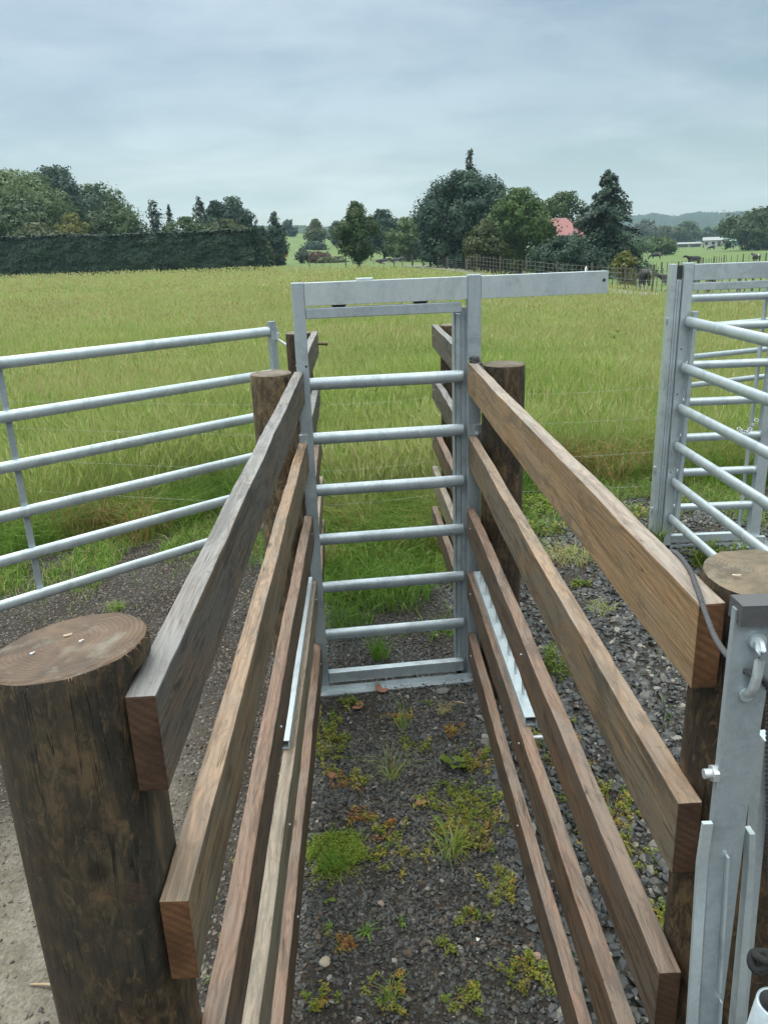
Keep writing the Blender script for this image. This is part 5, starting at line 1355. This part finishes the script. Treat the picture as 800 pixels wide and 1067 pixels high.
for i, (x, y, R, n, tm, l) in enumerate((
    (.16, 3.25, .10, 260, .6, 'thin yellow weed sprigs left of the broad lobed weed'), (-.02, 2.72, .08, 220, .68, 'few orange-green sprigs above the scattered middle sprigs'),
    (.43, 2.35, .10, 420, .52, 'yellow-green creeping sprigs under the right bottom board'), (.3, 2.2, .07, 160, .55, 'small yellow sprigs below the large creeping patch'),
    (.22, 1.9, .08, 260, .5, 'yellow-green weed at the very bottom of the view, centre right'), (-.1, 2.75, .07, 240, .82, 'reddish sprigs between the mossy mound and the star tuft'),
    (.12, 3.5, .09, 240, .9, 'brown litter of dead weeds below the sill'), (.38, 3.33, .07, 200, .92, 'orange dead weeds beside the right board below the sill'),
    (-.22, 1.92, .07, 200, .6, 'yellow sprigs against the left board at the bottom'))):
    creeping('creeping_weed', l, x, y, R, n, 60 + i, tm, .03, .006)
# weeds on the right of the race
creeping('moss_mound', 'bright green mossy patch beside the second right post', 1.42, 6.7, .42, 3600, 31, .35, .05, .012, .8, 'moss', M_MOSS, .07)
tuft('dry_grass_tuft', 'reddish-brown grass tuft on the gravel right of the race', 1.46, 5.5, 240, .13, 32, .8, .14, .006, 1.3, .2)
creeping('creeping_weed', 'pale green weed between the reddish tuft and the mossy patch', 1.42, 6.05, .2, 700, 33, .4, .09, .012)
creeping('creeping_weed', 'small round green weed below the reddish tuft', 1.43, 5.02, .09, 420, 34, .3, .04, .009)
tuft('dry_grass_tuft', 'yellowish low tuft on the right gravel below the round green weed', 1.46, 4.62, 110, .07, 35, .72, .12, .005, 1.4, .1)
creeping('creeping_weed', 'upright green weed clump showing between the top two right boards', 1.0, 3.9, .1, 700, 36, .28, .12, .009, 1.8)
creeping('creeping_weed', 'yellow-orange weed mat between the second and third right boards', .93, 2.66, .2, 1800, 37, .6, .04, .007, 1.8)
creeping('creeping_weed', 'yellow-green weed mat further along between the right boards', .85, 3.2, .16, 800, 38, .52, .04, .007, 1.6)
creeping('creeping_weed', 'yellow weed mat beside the near right post', .96, 2.1, .12, 650, 39, .6, .04, .0065, 1.3)
tuft('tall_weed', 'tall leafy green weed in front of the right gate channel', 2.1, 5.45, 60, .3, 40, .24, .1, .012, .5, .06, 'weed', mat=M_WEED)
for i, (x, y, h, l) in enumerate(((2.36, 5.2, .26, 'leafy green weed under the lowest sloping bar at the right'), (2.62, 5.2, .24, 'pale green leafy weed in front of the right gate sill'), (2.48, 5.36, .16, 'small green weed between the two weeds at the right gate sill'))):
    tuft('leafy_weed', l, x, y, 60, h, 41 + i, .3, .1, .016, .9, .06, 'weed', mat=M_WEED)
creeping('creeping_weed', 'yellow-orange weeds on the gravel behind the right gate', 2.45, 6.4, .3, 900, 45, .55, .08, .012)
creeping('creeping_weed', 'green weed tuft beyond the right gate rungs', 2.75, 6.6, .16, 500, 46, .35, .1, .012)
# weeds on the left
creeping('creeping_weed', 'yellowish weeds on the pale dirt left of the near log, upper patch', -1.14, 2.62, .1, 420, 51, .55, .025, .008)
creeping('creeping_weed', 'green weeds on the pale dirt left of the near log, lower patch', -1.17, 2.36, .08, 300, 52, .45, .02, .008)
creeping('creeping_weed', 'weeds showing between the second and third left boards', -.52, 2.6, .1, 420, 53, .6, .05, .007, 2.0)
tuft('grass_tuft', 'pale spreading weed tuft under the lowest bar of the swinging gate', -1.75, 4.95, 60, .09, 54, .5, .12, .006, 1.4, .06)
tuft('grass_tuft', 'green weed tuft left of the swinging gate brace foot', -2.15, 5.35, 50, .09, 55, .4, .12, .006, 1.3, .1)
# taller plants standing in the meadow
def dock(label, x, y, h, seed, tint):
    r = random.Random(seed); o = leafy('dock_plant', label, x, y, 16, h * .3, seed, tint, h * .8, 'weed')
    return o
dock('tall green dock plant standing in the meadow behind the swinging gate', -2.05, 7.7, .8, 61, .18)
dock('tall green weed in the meadow left of the first swinging gate bar crossing', -2.55, 8.9, .75, 62, .2)
dock('tall pale weed standing in the meadow below the end of the gate beam', 4.9, 15.5, .95, 63, .3)
dock('green weed in the meadow seen above the far right race boards', .75, 8.6, .7, 64, .22)

# fallen leaves, chips and odd stones
def dead_leaf(label, x, y, s, ang, seed):
    r = random.Random(seed); b = MB()
    for k in (0, 1):
        a = ang + k * 1.3; pts = []
        for t_, w_ in ((0, .02), (.3, .3), (.6, .33), (.85, .18), (1, .02)):
            c = Vector((math.cos(a), math.sin(a), 0)) * s * t_; q = Vector((-math.sin(a), math.cos(a), 0)) * s * w_
            z = .012 + .5 * s * (t_ - .4) ** 2; pts.append((c - q + Vector((0, 0, z + .2 * s * w_)), c + Vector((0, 0, z)), c + q + Vector((0, 0, z + .35 * s * w_))))
        for p, q in zip(pts[:-1], pts[1:]):
            b.add([*p, *q], [(0, 1, 4, 3), (1, 2, 5, 4)], 0, True)
        if r.random() < .3: break
    o = b.build('dead_leaf', M_DEADLEAF); o.location = (x, y, gz(x, y)); tag(o, label, 'leaf', 'dead leaves on the race floor')
dead_leaf('curled brown leaf left of the large creeping weed patch', .14, 2.82, .05, .3, 1)
dead_leaf('brown leaf lying just in front of the gate sill', .0, 3.74, .06, .1, 2)
dead_leaf('dark red leaf below the sill left of centre', -.08, 3.6, .06, 2.2, 5)
dead_leaf('grey dead leaf on the left of the race beside the reddish weeds', -.2, 3.02, .06, 2.4, 4)
def chip(label, x, y, s, col, seed, name='loose_stone', cat='stone'):
    r = random.Random(seed); bm = bmesh.new(); bmesh.ops.create_icosphere(bm, subdivisions=2, radius=s)
    for v in bm.verts:
        v.co *= 1 + .28 * mnoise.noise(v.co * (1.1 / s) + Vector((seed, 0, 0))); v.co.z *= .55; v.co.x *= 1.25
    b = MB(); b.bm(bm, 0, False); o = b.build(name, plain('stone_%d' % seed, col, .75, 0, .3, 40)); o.location = (x, y, gz(x, y) + s * .3); o.rotation_euler = (.1, .1, seed); tag(o, label, cat, 'larger loose stones')
chip('pale tan stone at the lower left of the race floor', -.215, 2.06, .018, (.3, .25, .19), 1)
chip('round brown stone below the mossy mound', -.02, 2.3, .013, (.2, .15, .12), 2)
chip('flat grey stone just in front of the sill at the right', .345, 3.72, .032, (.11, .11, .11), 3)
chip('pale stone between the third and fourth right boards', .72, 2.05, .022, (.36, .3, .23), 4)
chip('white pebble on the lower middle of the race floor', .31, 2.12, .008, (.6, .58, .52), 5)
chip('brown stone near the bottom right weeds of the race', .5, 2.04, .014, (.22, .15, .11), 6)
def stick(label, x, y, L, ang, seed):
    b = MB(); d = Vector((math.cos(ang), math.sin(ang), 0)); b.tube([tuple(d * -L / 2 + Vector((0, 0, .006))), (0, 0, .012), tuple(d * L / 2 + Vector((0, .004, .006)))], [.003, .005, .002], 6)
    o = b.build('twig', plain('dry_twig', (.3, .22, .14), .8)); o.location = (x, y, gz(x, y)); tag(o, label, 'twig', 'twigs on the ground')
stick('pale twig on the dirt at the bottom left corner', -1.13, 2.02, .12, -.15, 1)
stick('short dark twig on the dirt beside the near log', -1.12, 2.56, .06, .9, 2)
stick('dry straw beside the right bottom board below the sill', .43, 3.6, .07, -.4, 3)
# chips lying on the sawn log tops
def woodchip(label, x, y, z, s, ang):
    b = MB(); b.box((-s, -s * .35, 0), (s, s * .3, s * .3), 0, s * .08); b.box((s * .2, -.1 * s, s * .28), (s * 1.3, s * .25, s * .5), 0, s * .05)
    o = b.build('wood_chip', plain('fresh_chip', (.42, .35, .26), .8)); o.location = (x, y, z); o.rotation_euler = (0, .05, ang); tag(o, label, 'wood chip', 'pale chips on the log tops')
woodchip('pale chip lying on the sawn top of the near left log', -.440, 1.035, 1.774, .0055, .4)
woodchip('pale splinter lying on the sawn top of the near right log', .585, 1.165, 1.764, .006, -.3)
for (x, y, l) in ((-.411, 1.005, 'nail head in the centre of the near left log top'), (-.472, .985, 'nail head near the left rim of the near left log top')):
    b = MB(); b.tube([(0, 0, -.004), (0, 0, .0015)], .0024, 8); b.tube([(0, 0, .0015), (.004, .002, .002)], .0009, 6); o = b.build('nail', M_BOLT); o.location = (x, y, 1.772 + (x + .429) * .1 - (y - 1.005) * .03 + .005); tag(o, l, 'nail', 'nails in the log tops')

# ------------------------------------------------------------------ light and sky
EL, AZ = 58.0, -35.0                        # bright part of the cloud: ahead and to the left
sun = bpy.data.lights.new('sun', 'SUN'); sun.energy = 1.5; sun.angle = math.radians(32); sun.color = (1, .97, .915)
so = bpy.data.objects.new('sun', sun); C.objects.link(so)
sd = Vector((math.sin(math.radians(AZ)) * math.cos(math.radians(EL)), math.cos(math.radians(AZ)) * math.cos(math.radians(EL)), math.sin(math.radians(EL))))
so.rotation_euler = sd.to_track_quat('Z', 'Y').to_euler(); so.location = sd * 50
w = bpy.data.worlds.new('World'); SC.world = w; w.use_nodes = True
t = w.node_tree; t.nodes.clear()
def N(typ, **k):
    n = t.nodes.new(typ)
    for a, b in k.items(): setattr(n, a, b)
    return n
sky = N('ShaderNodeTexSky', sky_type='NISHITA', sun_disc=False, sun_elevation=math.radians(EL), sun_rotation=math.radians(AZ))
bg1 = N('ShaderNodeBackground'); bg1.inputs[1].default_value = .05; t.links.new(sky.outputs[0], bg1.inputs[0])
tc = N('ShaderNodeTexCoord'); sep = N('ShaderNodeSeparateXYZ'); t.links.new(tc.outputs['Generated'], sep.inputs[0])
# cloud sheet: direction projected on a flat layer
def mth(op, a, b=0.0):
    m = N('ShaderNodeMath', operation=op)
    for i, v in enumerate((a, b)):
        if isinstance(v, bpy.types.NodeSocket): t.links.new(v, m.inputs[i])
        else: m.inputs[i].default_value = v
    return m.outputs[0]
zz = mth('ADD', mth('MAXIMUM', sep.outputs[2], 0.0), .2)
cx = mth('DIVIDE', sep.outputs[0], zz); cy = mth('DIVIDE', sep.outputs[1], zz)
cmb = N('ShaderNodeCombineXYZ'); t.links.new(cx, cmb.inputs[0]); t.links.new(cy, cmb.inputs[1])
def nz(scale, det, rough, loc, sc=(1, 1, 1), dist=0.0):
    mp = N('ShaderNodeMapping'); mp.inputs['Location'].default_value = loc; mp.inputs['Scale'].default_value = sc; t.links.new(cmb.outputs[0], mp.inputs[0])
    n = N('ShaderNodeTexNoise'); n.inputs['Scale'].default_value = scale; n.inputs['Detail'].default_value = det; n.inputs['Roughness'].default_value = rough; n.inputs['Distortion'].default_value = dist
    t.links.new(mp.outputs[0], n.inputs['Vector']); return n.outputs['Fac']
c1 = nz(.9, 6, .5, (1.7, .4, 0), (.75, 1, 1), .3); c2 = nz(2.6, 7, .55, (4.2, 2.0, 1), (.8, 1, 1), .4)
cl = mth('ADD', mth('MULTIPLY', c1, .55), mth('MULTIPLY', c2, .45))
def ramp(fac, st):
    r = N('ShaderNodeValToRGB'); e = r.color_ramp.elements
    while len(e) > 1: e.remove(e[-1])
    for i, (p, c) in enumerate(st):
        x = e[0] if i == 0 else e.new(p); x.position = p; x.color = (*c, 1)
    t.links.new(fac, r.inputs[0]); return r.outputs[0]
base = ramp(cl, [(.41, (.08, .105, .094)), (.47, (.13, .153, .138)), (.53, (.19, .21, .193)), (.59, (.245, .265, .247))])
elev = ramp(sep.outputs[2], [(0.0, (.80, .82, .83)), (.06, (.78, .79, .8)), (.13, (.70, .70, .69)), (.2, (.80, .80, .78)), (.27, (.98, .98, .95)), (.36, (3.2, 3.3, 3.5)), (.6, (10.2, 9.6, 9.9)), (1.0, (12.8, 11.9, 12.0))])
mx = N('ShaderNodeMix', data_type='RGBA', blend_type='MULTIPLY'); mx.inputs[0].default_value = 1; t.links.new(base, mx.inputs[6]); t.links.new(elev, mx.inputs[7])
bg2 = N('ShaderNodeBackground'); bg2.inputs[1].default_value = 1.0; t.links.new(mx.outputs[2], bg2.inputs[0])
ad = N('ShaderNodeAddShader'); t.links.new(bg1.outputs[0], ad.inputs[0]); t.links.new(bg2.outputs[0], ad.inputs[1])
ow = N('ShaderNodeOutputWorld'); t.links.new(ad.outputs[0], ow.inputs[0])

# air between the yards and the hills
HAZE = 0.00026
if HAZE:
    b = MB(); b.box((-2600, -60, -14), (2600, 2600, 130))
    m = bpy.data.materials.new('haze_air'); m.use_nodes = True; nt = m.node_tree; nt.nodes.clear()
    pv = nt.nodes.new('ShaderNodeVolumePrincipled'); pv.inputs['Color'].default_value = (.6, .82, .98, 1); pv.inputs['Density'].default_value = HAZE; pv.inputs['Anisotropy'].default_value = 0
    oo = nt.nodes.new('ShaderNodeOutputMaterial'); nt.links.new(pv.outputs[0], oo.inputs['Volume'])
    kind(b.build('haze', m), 'stuff')

SC.view_settings.view_transform = 'Standard'; SC.view_settings.look = 'None'; SC.view_settings.gamma = 1; SC.view_settings.use_curve_mapping = False
SC.view_settings.exposure = 0.5
SC.cycles.use_denoising = True
SC.cycles.denoiser = 'OPENIMAGEDENOISE'
SC.cycles.max_bounces = 6; SC.cycles.diffuse_bounces = 3; SC.cycles.glossy_bounces = 3; SC.cycles.transmission_bounces = 3; SC.cycles.volume_bounces = 0; SC.cycles.transparent_max_bounces = 4
SC.cycles.sample_clamp_indirect = 6
SC.cycles.use_adaptive_sampling = True; SC.cycles.adaptive_threshold = 0.01
